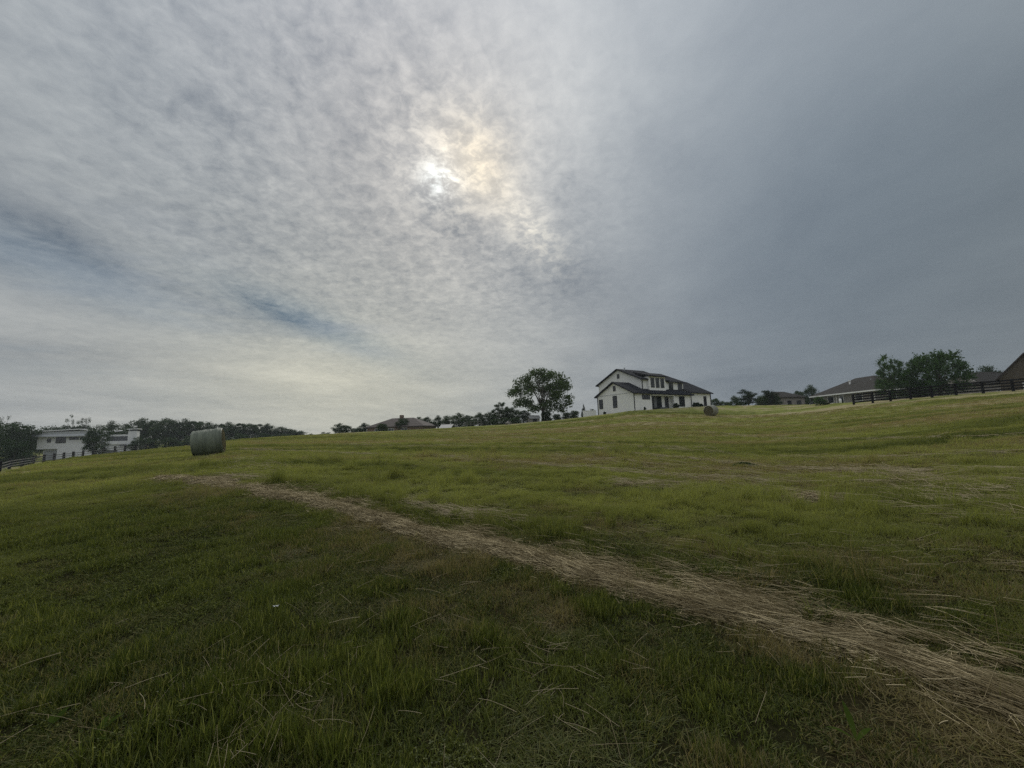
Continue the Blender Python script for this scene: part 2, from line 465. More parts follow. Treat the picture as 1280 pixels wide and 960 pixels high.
idx = np.where(lush > .58, RNG.integers(5, 9, len(x)), RNG.integers(0, 5, len(x)))
idx = np.where((u < .18) & (lush > .46), RNG.integers(5, 9, len(x)), idx)
cl = (fbm(x*.7, y*.7, 61, 3) > .50) & (x < 1.0) & (r_ < 14) & (u > .60)
idx = np.where(cl, RNG.integers(12, 15, len(x)), idx)
idx = np.where((d > .5) & (u > .35) & (r_ < 16), RNG.integers(15, 17, len(x)), idx)
tall = (fbm(x*.8+3, y*.8, 71, 2) > .70) & (u < .10) & (wd > .6) & (r_ < 22)
idx = np.where(tall, RNG.integers(9, 12, len(x)), idx)
# taller uncut tufts beyond the windrow
for (px, py, n, sp) in [(457,612,26,.55),(390,603,22,.7),(520,628,20,.6),(800,690,14,.5),(690,668,14,.5),(1010,752,8,.3)]:
    c = hit(px, py)
    k = RNG.normal(0, sp, (n, 2)); PP = np.stack([c[0]+k[:, 0], c[1]+k[:, 1]*.6], 1)
    P = np.vstack([P, np.column_stack([PP, np.full(n, 1.15), RNG.uniform(.6, 1.0, n)])]); idx = np.append(idx, RNG.integers(9, 12, n))
    d = np.append(d, np.full(n, .1)); wd = np.append(wd, np.full(n, 2.))
x, y = P[:, 0], P[:, 1]
rq = np.hypot(x, y)
tuft = sstep(.33, .70, fbm(x*2.3, y*2.3, 77, 3))
P[:, 3] *= np.where(rq < 40, .50+1.05*tuft, 1.0)
hole = (fbm(x*2.9+5, y*2.9, 79, 3) < .41) & (rq < 16)
idx = np.where(hole, RNG.integers(15, 17, len(x)), idx); P[:, 3] *= np.where(hole, .75, 1.0); d = np.where(hole, np.clip(d+.25, 0, 1), d)
keep = ~((np.abs(wd) < .20) & (RNG.uniform(0, 1, len(x)) < .72))
P, idx, d = P[keep], idx[keep], d[keep]; x, y = P[:, 0], P[:, 1]
n = len(P)
me = bpy.data.meshes.new('grass'); me.vertices.add(n)
me.vertices.foreach_set('co', np.stack([x, y, ground(x, y)], 1).astype(np.float32).ravel())
def addattr(nm, typ, val, key):
    a = me.attributes.new(nm, typ, 'POINT'); a.data.foreach_set(key, val.ravel())
addattr('rot', 'FLOAT_VECTOR', np.stack([RNG.normal(0, .08, n), RNG.normal(0, .08, n), RNG.uniform(0, 6.283, n)], 1).astype(np.float32), 'vector')
jit = RNG.uniform(.75, 1.3, n)
addattr('scl', 'FLOAT_VECTOR', np.stack([P[:, 2]*jit, P[:, 2]*jit, P[:, 3]*RNG.uniform(.7, 1.3, n)*(1-.25*d)], 1).astype(np.float32), 'vector')
addattr('idx', 'INT', idx.astype(np.int32), 'value')
addattr('dry', 'FLOAT', d.astype(np.float32), 'value')
addattr('pale', 'FLOAT', backlit_pale(x, y).astype(np.float32), 'value')
grass = link(bpy.data.objects.new('grass', me))
tag(grass, 'green grass and clover blades covering the mown field', 'grass', None, 'stuff')
ng = bpy.data.node_groups.new('scatter_grass', 'GeometryNodeTree')
ng.interface.new_socket('Geometry', in_out='INPUT', socket_type='NodeSocketGeometry')
ng.interface.new_socket('Geometry', in_out='OUTPUT', socket_type='NodeSocketGeometry')
gi = ng.nodes.new('NodeGroupInput'); go = ng.nodes.new('NodeGroupOutput')
iop = ng.nodes.new('GeometryNodeInstanceOnPoints'); ci = ng.nodes.new('GeometryNodeCollectionInfo')
ci.inputs['Collection'].default_value = src; ci.inputs['Separate Children'].default_value = True; ci.inputs['Reset Children'].default_value = True
def named(nm, typ):
    q = ng.nodes.new('GeometryNodeInputNamedAttribute'); q.data_type = typ; q.inputs['Name'].default_value = nm; return q.outputs['Attribute']
e2r = ng.nodes.new('FunctionNodeEulerToRotation')
L = ng.links.new
L(gi.outputs[0], iop.inputs['Points']); L(ci.outputs[0], iop.inputs['Instance']); iop.inputs['Pick Instance'].default_value = True
L(named('idx', 'INT'), iop.inputs['Instance Index']); L(named('rot', 'FLOAT_VECTOR'), e2r.inputs[0]); L(e2r.outputs[0], iop.inputs['Rotation'])
L(named('scl', 'FLOAT_VECTOR'), iop.inputs['Scale']); L(iop.outputs[0], go.inputs[0])
md = grass.modifiers.new('scatter', 'NODES'); md.node_group = ng

# ------------------------------------------------------------------ straw
def straws(x, y, z0, ang, length, width, arch, rng):
    n = len(x); sag = rng.normal(0, .035, n)
    V = []; ts = [-.5, -.17, .17, .5]
    dx, dy = np.cos(ang), np.sin(ang); nx, ny = -dy, dx
    tilt = rng.normal(0, .10, n)
    for t in ts:
        cx = x+dx*length*t+nx*length*sag*(1-4*t*t); cy = y+dy*length*t+ny*length*sag*(1-4*t*t)
        g = ground(cx, cy)
        cz = g+np.maximum(z0+arch*(1-4*t*t)*length+tilt*length*t, .004)
        wx = width*.5
        V.append(np.stack([cx+nx*wx, cy+ny*wx, cz], 1)); V.append(np.stack([cx-nx*wx, cy-ny*wx, cz], 1)); V.append(np.stack([cx, cy, cz+width*.8], 1))
    V = np.stack(V, 1)
    q = []
    for s in range(3):
        a = s*3; b = a+3
        q += [[a, b, b+2, a+2], [a+2, b+2, b+1, a+1], [a+1, b+1, b, a]]
    q = np.array(q)[None]
    return V.reshape(-1, 3), ((np.arange(n)*12)[:, None, None]+q).reshape(-1, 4)

rs_ = np.random.default_rng(11)
def join(arrs):
    V = []; Q = []; b = 0
    for v, q in arrs: V.append(v); Q.append(q+b); b += len(v)
    return np.vstack(V), np.vstack(Q)
parts = []
plen = len(WPF)*.12
N = 44000
s = rs_.uniform(0, 1, N)**.85; k = np.clip((s*(len(WPF)-1)).astype(int), 0, len(WPF)-1)
dist = np.hypot(WPF[k, 0], WPF[k, 1])
brk = vnoise(k*.12*.9, k*0.0+.5, 91)                         # uneven thickness along the row
sig = .058+.040*(1-sstep(2, 5, dist))+.055*brk
off = rs_.normal(0, 1, N)*sig
tang = np.arctan2(WT[k, 1], WT[k, 0])+rs_.normal(0, .14, N)+.5*(vnoise(s*46, off*5+9, 97)-.5)+np.where(rs_.uniform(0, 1, N) < .16, rs_.normal(0, .7, N), 0)
hh = np.exp(-(off/.22)**2)*rs_.uniform(0, .075, N)*(.5+brk)
ok = rs_.uniform(0, 1, N) < (.12+1.1*sstep(.2, .8, brk))
wx_ = WPF[k, 0]+WN[k, 0]*off; wy_ = WPF[k, 1]+WN[k, 1]*off
ok &= np.abs(off) < .5
parts.append(straws(wx_[ok], wy_[ok], hh[ok]+.008, tang[ok], rs_.uniform(.08, .42, ok.sum()), (.0013+.00030*dist[ok])*rs_.uniform(.7, 1.3, ok.sum()), .03, rs_))
# chaff: short broken bits matted into the row
N = 22000
s = rs_.uniform(0, 1, N)**.8; k = np.clip((s*(len(WPF)-1)).astype(int), 0, len(WPF)-1)
dist = np.hypot(WPF[k, 0], WPF[k, 1]); off = rs_.normal(.05, .17, N)
parts.append(straws(WPF[k, 0]+WN[k, 0]*off, WPF[k, 1]+WN[k, 1]*off, rs_.uniform(.004, .06, N), np.arctan2(WT[k, 1], WT[k, 0])+rs_.normal(0, .7, N), rs_.uniform(.02, .12, N), (.0016+.0003*dist)*rs_.uniform(.6, 1.4, N), .02, rs_))
# the loose spread on the far side of the row
N = 9500
s = rs_.uniform(0, 1, N)**1.3; k = np.clip((s*(len(WPF)-1)).astype(int), 0, len(WPF)-1)
dist = np.hypot(WPF[k, 0], WPF[k, 1])
off = .12+rs_.exponential(.25, N)
tang = np.arctan2(WT[k, 1], WT[k, 0])+rs_.normal(0, .45, N)
wx_ = WPF[k, 0]+WN[k, 0]*off; wy_ = WPF[k, 1]+WN[k, 1]*off
ok = (fbm(wx_*1.4, wy_*1.4, 95, 3) > .50) & (rs_.uniform(0, 1, N) < .8)
parts.append(straws(wx_[ok], wy_[ok], rs_.uniform(.01, .07, ok.sum()), tang[ok], rs_.uniform(.10, .5, ok.sum()), (.0015+.00028*dist[ok])*rs_.uniform(.7, 1.3, ok.sum()), .03, rs_))
v, q = join(parts)
w = mesh_arrays('hay_windrow', v, q, M['straw'])
tag(w, 'raked row of pale dry straw curving across the field', 'hay', None, 'stuff')

# stray straws lying in the grass
parts = []
for (px, py, n, sp, a0, sa) in [(300,850,70,.24,2.2,.7),(350,915,70,.22,2.1,.6),(470,770,18,.30,2.6,.8),(610,800,34,.42,.6,1.3),(720,860,34,.32,2.4,1.3),
                                (640,900,22,.3,1,1.5),(110,880,14,.25,.4,.8),(262,571,150,.75,.2,.8),(930,590+190,30,.3,2.6,.7),(1230,710,40,.5,2.7,.6),(860,700,40,.6,2.6,.5),
                                (960,715,60,.7,2.7,.5),(1090,690,40,.8,2.8,.5),(560,640,60,1.2,2.6,.5),(660,652,50,1.0,2.7,.5),(1250,850,40,.35,2.5,.9)]:
    c = hit(px, py); o = rs_.normal(0, sp, (n, 2)); dd = math.hypot(c[0], c[1])
    parts.append(straws(c[0]+o[:, 0], c[1]+o[:, 1], rs_.uniform(.02, .09, n), a0+rs_.normal(0, sa, n), rs_.uniform(.05, .30, n), (.0010+.00026*dd)*rs_.uniform(.7, 1.2, n), .012, rs_))
n = 1500
a = rs_.uniform(-R(60), R(60), n); rd = np.sqrt(rs_.uniform(1.5**2, 13**2, n)); xx, yy = rd*np.sin(a), rd*np.cos(a)
ok = rs_.uniform(0, 1, n) < .10+1.0*dryness(xx, yy); xx, yy, rd = xx[ok], yy[ok], rd[ok]; n = len(xx)
parts.append(straws(xx, yy, rs_.uniform(.01, .07, n), rs_.uniform(0, 3.14, n), rs_.uniform(.05, .28, n), (.0010+.00025*rd)*rs_.uniform(.7, 1.2, n), .012, rs_))
# pale leftovers of other rows further up the field
for (pa, pb, n, sp) in [((560,640),(640,652),160,.18),((490,626),(600,650),150,.15),((1050,585),(1230,622),300,.9),((1160,618),(1280,640),90,.5),((770,604),(860,608),130,.35),
                        ((880,600),(1280,650),140,.7),((700,572),(1280,600),420,1.2),((280,575),(360,590),240,.8),((300,562),(640,573),380,.22),((640,547),(1280,566),420,.30),((700,557),(1280,590),520,.26),((560,573),(1000,604),420,.20),((420,556),(900,560),300,.3),((880,540),(1280,545),240,.4),((250,600),(330,600),200,.5)]:
    A0, B0 = hit(*pa), hit(*pb); t = rs_.uniform(0, 1, n)
    xx = A0[0]+(B0[0]-A0[0])*t+rs_.normal(0, sp, n)*.4; yy = A0[1]+(B0[1]-A0[1])*t+rs_.normal(0, sp, n)
    rd = np.hypot(xx, yy); aa = math.atan2(B0[1]-A0[1], B0[0]-A0[0])
    parts.append(straws(xx, yy, rs_.uniform(.01, .08, n), aa+rs_.normal(0, .35, n), rs_.uniform(.2, .9, n), (.0014+.00033*rd)*rs_.uniform(.7, 1.3, n), .02, rs_))
v, q = join(parts)
w = mesh_arrays('loose_straw', v, q, M['straw_stray'])
tag(w, 'loose stalks of dry straw scattered through the grass', 'straw', None, 'stuff')

def pile(px, py, n, sx, sy, h, mat, label, wd_):
    c = hit(px, py); o = np.clip(rs_.normal(0, 1, (n, 2)), -1.7, 1.7); dd = math.hypot(c[0], c[1])
    e = np.exp(-(o**2).sum(1)/2)
    v, q = straws(c[0]+o[:, 0]*sx, c[1]+o[:, 1]*sy, e*h*rs_.uniform(.2, 1, n), rs_.normal(2.9, .7, n), rs_.uniform(.12, .4, n), wd_*rs_.uniform(.7, 1.3, n), .05, rs_)
    ob = mesh_arrays('hay_clump', v-np.array([c[0], c[1], c[2]]), q, mat); ob.location = c
    tag(ob, label, 'hay clump')
pile(1005, 627, 420, .36, .15, .13, M['straw'], 'flat pale clump of straw lying in the green grass right of centre', .006)
pile(931, 583, 300, .15, .10, .11, M['leaf_dark'], 'small dark clump of old cut grass below the far hay bale', .012)
pile(812, 606, 200, .5, .2, .08, M['straw'], 'thin pale clump of straw in the middle of the field', .008)

# ------------------------------------------------------------------ broad-leaved weeds, litter
def weed(px, py, leaves, label):
    c = hit(px, py); b = MB()
    for (a, ln, wd_, el) in leaves:
        n = 7; ca, sa = math.cos(a), math.sin(a); v = []
        for k in range(n):
            t = k/(n-1); s_ = math.sin(math.pi*(t**.8))*wd_*.5+.0012
            hx = ln*t*math.cos(el); hz = .03+ln*t*math.sin(el)-ln*.35*t*t
            for o, dz in ((-1, .012), (0, 0), (1, .012)):
                v.append((ca*hx-sa*o*s_, sa*hx+ca*o*s_, hz+dz*s_*25*.3))
        f = []
        for k in range(n-1):
            for o in range(2): f.append((k*3+o, k*3+o+1, k*3+o+4, k*3+o+3))
        b.add(v, f)
    ob = b.build('broadleaf_weed', M['weed'], smooth=True); ob.location = c
    tag(ob, label, 'weed', 'broad leaved weeds in the foreground grass')
weed(120, 930, [(.9,.15,.035,.9),(1.9,.13,.03,.8),(-.4,.10,.03,.5)], 'broad leaved weed with long pale leaves low in the left corner')
weed(66, 912, [(1.4,.10,.035,.9),(2.6,.09,.03,.5)], 'small broad leaved weed nearest the left edge of the grass')
weed(240, 893, [(1.2,.07,.035,1.0),(2.4,.06,.03,.6)], 'short round leaved weed beside the loose straw at left')
weed(268, 878, [(1.0,.08,.03,1.1),(.2,.06,.03,.6)], 'small upright weed just behind the round leaved weed')
weed(1072, 935, [(1.3,.22,.026,1.1),(2.9,.16,.02,.7),(.3,.14,.02,.6)], 'tall broad blade of weed at the bottom right below the straw row')
c = hit(344, 767); b = MB()
g = 5
vv = [(.022*(p/(g-1)-.5)*2+random.uniform(-.004,.004), .016*(q_/(g-1)-.5)*2+random.uniform(-.004,.004), .03+random.uniform(0,.02)) for p in range(g) for q_ in range(g)]
b.add(vv, [(p*g+q_, p*g+q_+1, (p+1)*g+q_+1, (p+1)*g+q_) for p in range(g-1) for q_ in range(g-1)])
ob = b.build('paper_scrap', M['white_trim']); ob.location = (c[0], c[1], c[2]+.02)
tag(ob, 'tiny crumpled white scrap lying in the dark grass', 'litter')

# ------------------------------------------------------------------ hay bales
def net_material(name, ca, cb):
    m, nt, out = material(name)
    tc = nt.new('ShaderNodeTexCoord').outputs['Object']
    bands = nt.noise(nt.vm('MULTIPLY', tc, (7, .7, .7)), 1.3, 5, .65)
    fib = nt.noise(nt.vm('MULTIPLY', tc, (60, 6, 6)), 1.0, 4, .7)
    cc = nt.mix(nt.ramp(nt.m('ADD', nt.m('MULTIPLY', bands, .7), nt.m('MULTIPLY', fib, .3)), .36, .64), ca, cb)
    b = nt.new('ShaderNodeBsdfPrincipled'); nt.put(b.inputs['Base Color'], cc)
    b.inputs['Roughness'].default_value = .5; b.inputs['Specular IOR Level'].default_value = .35
    bn = nt.new('ShaderNodeBump'); bn.inputs['Strength'].default_value = .7; bn.inputs['Distance'].default_value = .04
    nt.l.new(nt.m('ADD', bands, fib), bn.inputs['Height']); nt.l.new(bn.outputs[0], b.inputs['Normal'])
    nt.l.new(b.outputs[0], out.inputs[0]); return m
def face_material():
    m, nt, out = material('rolled hay end')
    tc = nt.new('ShaderNodeTexCoord').outputs['Object']
    sep = nt.new('ShaderNodeSeparateXYZ'); nt.l.new(tc, sep.inputs[0])
    y_, z_ = sep.outputs[1], sep.outputs[2]
    rad = nt.m('SQRT', nt.m('ADD', nt.m('MULTIPLY', y_, y_), nt.m('MULTIPLY', z_, z_)))
    an = nt.m('ARCTAN2', y_, z_)
    sp = nt.m('SINE', nt.m('ADD', nt.m('MULTIPLY', rad, 42), nt.m('ADD', an, nt.m('MULTIPLY', nt.noise(tc, 3, 4), 9))))
    n = nt.noise(tc, 22, 5, .7)
    cc = nt.mix(nt.m('ADD', nt.m('MULTIPLY', sp, .22), n), (.05,.05,.028), (.20,.18,.105))
    b = nt.new('ShaderNodeBsdfDiffuse'); nt.put(b.inputs[0], cc)
    bn = nt.new('ShaderNodeBump'); bn.inputs['Strength'].default_value = 1.0; bn.inputs['Distance'].default_value = .05
    nt.l.new(nt.m('ADD', sp, n), bn.inputs['Height']); nt.l.new(bn.outputs[0], b.inputs['Normal'])
    nt.l.new(b.outputs[0], out.inputs[0]); return m
M['net_green'] = net_material('green net wrap over hay', (.075,.092,.066), (.155,.180,.132))
M['net_grey'] = net_material('weathered net wrap over hay', (.11,.11,.085), (.26,.26,.21))
M['hay_end'] = face_material()
def bale(loc, axis, tilt, D, Ln, netm, label):
    t = thing('hay_bale', loc, label, 'hay bale'); t.rotation_euler = (0, tilt, axis)
    rad = D/2; nseg = 72
    prof = [(-.5, .90), (-.485, .955), (-.45, .99)]+[(-.45+.9*k/16, 1.0) for k in range(1, 16)]+[(.45, .99), (.485, .955), (.5, .90)]
    v = []; rn = np.random.default_rng(5)
    def rfac(a, i_):
        z_ = -math.cos(a)
        base = 1+.012*math.sin(i_*1.7)+.010*math.sin(i_*.8+1)+.012*math.sin(3*a+i_*.2)
        return base*(1-.045*max(0, -z_-.55))           # settles flat on the ground
    for i_, (x_, f_) in enumerate(prof):
        for k in range(nseg):
            a = 2*math.pi*k/nseg; q_ = rad*f_*rfac(a, i_)
            v.append((x_*Ln, q_*math.sin(a), max(rad-q_*math.cos(a), .015)))
    b = MB(); n_ = len(prof)
    b.add(v, [(i_*nseg+k, (i_+1)*nseg+k, (i_+1)*nseg+(k+1)%nseg, i_*nseg+(k+1)%nseg) for i_ in range(n_-1) for k in range(nseg)])
    w_ = b.build('net_wrap', netm, t, True)
    for o_ in (w_,): pass
    for e in (-1, 1):
        v = []; f = []; rings = 10; i0 = 0 if e < 0 else n_-1
        for j_ in range(rings+1):
            fr = 1-j_/rings
            for k in range(nseg):
                a = 2*math.pi*k/nseg; q_ = rad*.90*rfac(a, i0)*fr
                v.append((0+e*(.03*math.sin(j_*2.3)*fr*(1-fr)*2+.035*(1-fr)), q_*math.sin(a), max(-q_*math.cos(a), .015-rad)))
        for j_ in range(rings):
            for k in range(nseg):
                q4 = (j_*nseg+k, j_*nseg+(k+1)%nseg, (j_+1)*nseg+(k+1)%nseg, (j_+1)*nseg+k)
                f.append(q4 if e < 0 else q4[::-1])
        ef = MB().add(v, f).build('end_face', M['hay_end'], t, True); ef.location = (e*Ln*.5, 0, rad)
    return t
p = at(262.5, 566, 21.3); az = math.atan2(p[0], p[1])
bale((p[0], p[1], gz(p[0], p[1])-.03), -az-R(9), R(-7), 1.44, 1.34, M['net_green'], 'large round hay bale in green net wrap at the left of the field')
p = at(890, 526, 55); az = math.atan2(p[0], p[1])
bale((p[0], p[1], gz(p[0], p[1])-.03), R(37), R(-2), 1.5, 1.5, M['net_grey'], 'small looking round hay bale on the slope below the white house')

# ------------------------------------------------------------------ trees
def leaf_quads(C, size, rng, flat=0.0, direction=None):
    n = len(C)
    a = rng.normal(0, 1, (n, 3)); 
    if direction is not None: a = a*.5+direction
    a /= np.linalg.norm(a, axis=1)[:, None]
    b = rng.normal(0, 1, (n, 3)); b -= (b*a).sum(1)[:, None]*a; b /= np.linalg.norm(b, axis=1)[:, None]
    s = size*rng.uniform(.6, 1.4, n)[:, None]; w_ = s*rng.uniform(.35, .6, n)[:, None]
    V = np.stack([C-a*s*.5, C+b*w_*.5, C+a*s*.5, C-b*w_*.5], 1).reshape(-1, 3)
    return V, (np.arange(n)*4)[:, None]+np.array([[0,1,2,3]])

def build_tree(root, H, W, kind, seed, leafmat):
    rng = np.random.default_rng(seed); b = MB()
    if kind == 'conifer':
        b.tube([(0,0,-.4),(0,0,H*.5),(0,0,H*.97)], [H*.022, H*.014, .02], 7)
        C = []; D = []
        for k in range(26):
            t = k/25; z = H*(.06+.92*t); rad = W*.5*(1-t)**.8*rng.uniform(.8, 1.1)+.05
            nb = max(3, int(10*(1-t))+3)
            for q_ in range(nb):
                a = rng.uniform(0, 6.283); n_ = max(4, int(46*(1-t)*W/4+8))
                f = rng.uniform(.15, 1, n_)**.6
                p_ = np.stack([np.cos(a)*rad*f, np.sin(a)*rad*f, z-rad*f*.18+rng.normal(0, .1, n_)], 1)+rng.normal(0, .06*W*.3, (n_, 3))
                C.append(p_)
        C = np.vstack(C); v, q = leaf_quads(C, .035*H**.7+.04, rng)
    else:
        spread = {'oak':(.10,.58,.52), 'round':(-.05,.50,.50), 'airy':(.25,.62,.40), 'locust':(.0,.50,.48), 'bush':(-.1,.42,.52), 'column':(.06,.5,.5)}[kind]
        zb, zc, hz = spread
        th = H*(.30 if kind != 'bush' else .12)
        bend = rng.normal(0, .02*H, 2)
        r_t = H*(.024 if kind == 'oak' else .022)
        b.tube([(0,0,-.5),(bend[0]*.3,bend[1]*.3,th*.5),(bend[0],bend[1],th),(bend[0]*1.6,bend[1]*1.6,H*.62)], [r_t*1.35, r_t, r_t*.8, r_t*.3], 9)
        nc = {'oak':46,'round':40,'airy':13,'locust':62,'bush':30,'column':30}[kind]
        cen = []
        tries = 0
        while len(cen) < nc and tries < 4000:
            tries += 1
            d_ = rng.normal(0, 1, 3); d_ /= np.linalg.norm(d_); f = rng.uniform(.25, 1)**.5
            p_ = np.array([d_[0]*W*.42*f, d_[1]*W*.42*f, H*zc+d_[2]*H*(1-zc)*.86*f if d_[2] > 0 else H*zc+d_[2]*H*(zc-zb)*.9*f])
            if kind == 'oak' and p_[2] < H*.40 and math.hypot(p_[0], p_[1]) < W*.20: continue
            if kind == 'oak' and p_[2] > H*.6 and (vnoise(math.atan2(p_[1], p_[0])*2.0+seed, p_[2]/H*4, seed) < .30): continue
            if all(np.linalg.norm(p_-c_) > W*({'airy':.12,'oak':.105}.get(kind, .085)) for c_ in cen): cen.append(p_)
        cen = np.array(cen)
        for c_ in cen[:: (2 if kind in ('oak', 'airy') else 4)]:
            s0 = rng.uniform(.55, 1.0); st = np.array([bend[0]*s0, bend[1]*s0, min(th*s0+.1, c_[2]*.8)])
            mid = st*.5+c_*.5+rng.normal(0, .03*H, 3)+np.array([0, 0, .03*H])
            b.tube([st, mid, c_], [r_t*.45, r_t*.25, r_t*.08], 5)
        C = []; D = []
        rc = W*{'oak':.078,'round':.115,'airy':.075,'locust':.10,'bush':.14,'column':.13}[kind]
        per = {'oak':250,'round':150,'airy':80,'locust':170,'bush':140,'column':130}[kind]
        for c_ in cen:
            k_ = int(per*rng.uniform(.6, 1.4))
            if kind == 'locust':
                out = c_-np.array([0, 0, H*.35]); out /= np.linalg.norm(out)+1e-6
                for sp_ in range(9):
                    dr_ = out+rng.normal(0, .45, 3); dr_ /= np.linalg.norm(dr_); ln_ = rc*rng.uniform(.6, 1.7)
                    t = rng.uniform(0, 1, k_//9+1)[:, None]
                    C.append(c_+dr_*ln_*t+rng.normal(0, rc*.16, (len(t), 3))*(1.25-t)); D.append(np.repeat(dr_[None], len(t), 0))
                C.append(c_+rng.normal(0, rc*.5, (k_//2, 3))); D.append(rng.normal(0, .6, (k_//2, 3)))
            else:
                g_ = rng.normal(0, 1, (k_, 3)); g_ /= np.linalg.norm(g_, axis=1)[:, None]
                p_ = c_+g_*(rc*rng.uniform(.3, 1.15, (k_, 1)))*np.array([1.1, 1.1, .8])
                C.append(p_); D.append(rng.normal(0, .6, (k_, 3)))
        if kind in ('round', 'bush', 'column', 'locust'):
            g_ = rng.normal(0, 1, (1600, 3)); g_ /= np.linalg.norm(g_, axis=1)[:, None]
            C.append(np.array([0, 0, H*zc])+g_*rng.uniform(.1, .95, (1600, 1))*np.array([W*.40, W*.40, H*(zc-zb)*.9])); D.append(rng.normal(0, .6, (1600, 3)))
        C = np.vstack(C); D = np.vstack(D)
        keep = C[:, 2] > -.3; C, D = C[keep], D[keep]
        ls = {'oak':.046*W**.8,'round':.06*W**.8,'airy':.05*W**.75,'locust':.05*W**.8,'bush':.075*W**.8,'column':.075*W**.8}[kind]
        v, q = leaf_quads(C, ls, rng, direction=D)
    b.build('trunk', M['bark'], root, True)
    mesh_arrays('crown', v, q, leafmat, root)

PROTO = {}
def plant_tree(px, top, hw, Y, kind, mat, label, name='tree', cat='tree', group=None, variant=None, base=None):
    p = at(px, 540, Y); z = gz(p[0], p[1])
    d = math.hypot(p[0], p[1])
    H = at(px, top, Y)[2]-z
    W = 2*hw*Y/F*math.cos(math.atan2(p[0], p[1]))**.5
    rz = random.uniform(0, 6.28)
    if variant is None:
        root = thing(name, (p[0], p[1], z), label, cat, group, rz)
        build_tree(root, H, W, kind, int(px*7+Y) % 9973, M[mat]); return root
    key = (kind, mat, variant)
    if key not in PROTO:
        root = thing(name, (p[0], p[1], z), label, cat, group, rz)
        build_tree(root, 8.0, 7.0 if kind != 'column' else 4.5, kind, 100+variant*13+len(kind), M[mat]); PROTO[key] = root
    else:
        src_ = PROTO[key]; root = src_.copy(); col.objects.link(root); root.name = name
        for ch in list(src_.children):
            c2 = ch.copy(); col.objects.link(c2); c2.parent = root
        tag(root, label, cat, group); root.location = (p[0], p[1], z); root.rotation_euler = (0, 0, rz)
    w0 = 7.0 if kind != 'column' else 4.5
    root.scale = (W/w0, W/w0, H/8.0); return root

plant_tree(679, 459, 47, 84, 'oak', 'leaf_oak', 'big spreading oak standing alone left of the white house', 'oak_tree')
plant_tree(1124, 439, 23, 70, 'locust', 'leaf_locust', 'feathery green tree rising behind the brown roof end', 'locust_tree', group='feathery trees behind the black fence')
plant_tree(1184, 433, 40, 67, 'locust', 'leaf_locust', 'widest feathery green tree standing behind the black board fence', 'locust_tree', group='feathery trees behind the black fence')
plant_tree(122, 526, 19, 94, 'round', 'leaf_dark', 'dark leafy tree in front of the modern white house', 'tree')
plant_tree(1152, 447, 21, 71, 'locust', 'leaf_locust', 'lower feathery green tree filling the gap between two taller ones behind the fence', 'locust_tree', group='feathery trees behind the black fence')
# left
G = 'trees of the far left treeline'
LT = [(-22,520,26,100,'round',0,'dark tree cut off by the left edge of the picture'),
      (3,514,9,112,'airy',0,'thin airy treetop poking up at the far left edge'),
      (16,527,19,96,'round',1,'broad dark tree at the far left just before the modern house'),
      (39,532,13,108,'round',2,'dark tree touching the left corner of the modern house'),
      (62,531,14,140,'round',3,'tree behind the left end of the modern house roof'),
      (91,516,8,145,'airy',1,'thin airy treetop above the middle of the modern house roof'),
      (106,515,8,143,'airy',2,'second thin airy treetop above the modern house, right of the first'),
      (80,530,14,150,'round',0,'low tree behind the middle of the modern house roof'),
      (103,530,14,148,'round',1,'low tree behind the right part of the modern house roof'),
      (143,524,11,140,'round',2,'tree behind the tower end of the modern house'),
      (158,528,10,150,'round',3,'lower tree behind the right edge of the modern house'),
      (176,521,12,132,'round',0,'tall tree just right of the modern house'),
      (192,522,12,136,'oak',0,'second tree right of the modern house'),
      (208,523,13,134,'round',1,'dense tree halfway between the modern house and the green bale'),
      (225,523,12,138,'round',2,'dark tree just left of the green wrapped bale'),
      (242,522.5,12,142,'oak',1,'open crowned tree above the left end of the green bale'),
      (257,525,11,140,'round',3,'tree directly behind the middle of the green bale'),
      (273,527,10,143,'oak',0,'loose crowned tree above the right end of the green bale'),
      (286,524.5,9,140,'round',0,'first tree right of the green wrapped bale'),
      (299,526,9,142,'oak',1,'second tree right of the green wrapped bale'),
      (312,529,9,145,'round',1,'third tree right of the green wrapped bale'),
      (325,529.5,9,150,'oak',0,'fourth tree right of the green wrapped bale'),
      (338,530.5,9,152,'round',2,'fifth tree right of the green wrapped bale'),
      (351,533,9,155,'round',3,'sixth tree right of the green wrapped bale'),
      (363,536,8,158,'round',0,'seventh tree right of the green wrapped bale'),
      (374,539,7,160,'bush',0,'last low tree at the right tip of the left treeline')]
for px, top, hw, Y, kind, var, lab in LT:
    plant_tree(px, top+random.uniform(-2.2, 1.0), hw*1.65, Y, kind, 'leaf_dark', lab, 'tree', 'tree', G, var)
for px, top, hw, Y, lab in [(20,548,22,82,'dark shrub mass under the far left trees'),(172,545,10,110,'dark shrub beside the right end of the modern house'),
                            (190,547,14,112,'low shrub under the second tree right of the modern house'),(215,546,14,112,'low shrub left of the green wrapped bale'),
                            (38,562,10,86,'low shrub below the left corner of the modern house'),(300,541,14,130,'low shrub under the trees right of the green bale'),
                            (330,541,14,130,'second low shrub under the trees right of the green bale'),(270,542,16,125,'low shrub hidden behind the green bale'),(240,543,16,125,'low shrub behind the left end of the green bale'),
                            (356,541.5,12,135,'low shrub near the right tip of the left treeline')]:
    plant_tree(px, top, hw, Y, 'bush', 'leaf_dark', lab, 'shrub', 'shrub', 'shrubs of the left treeline', 1)
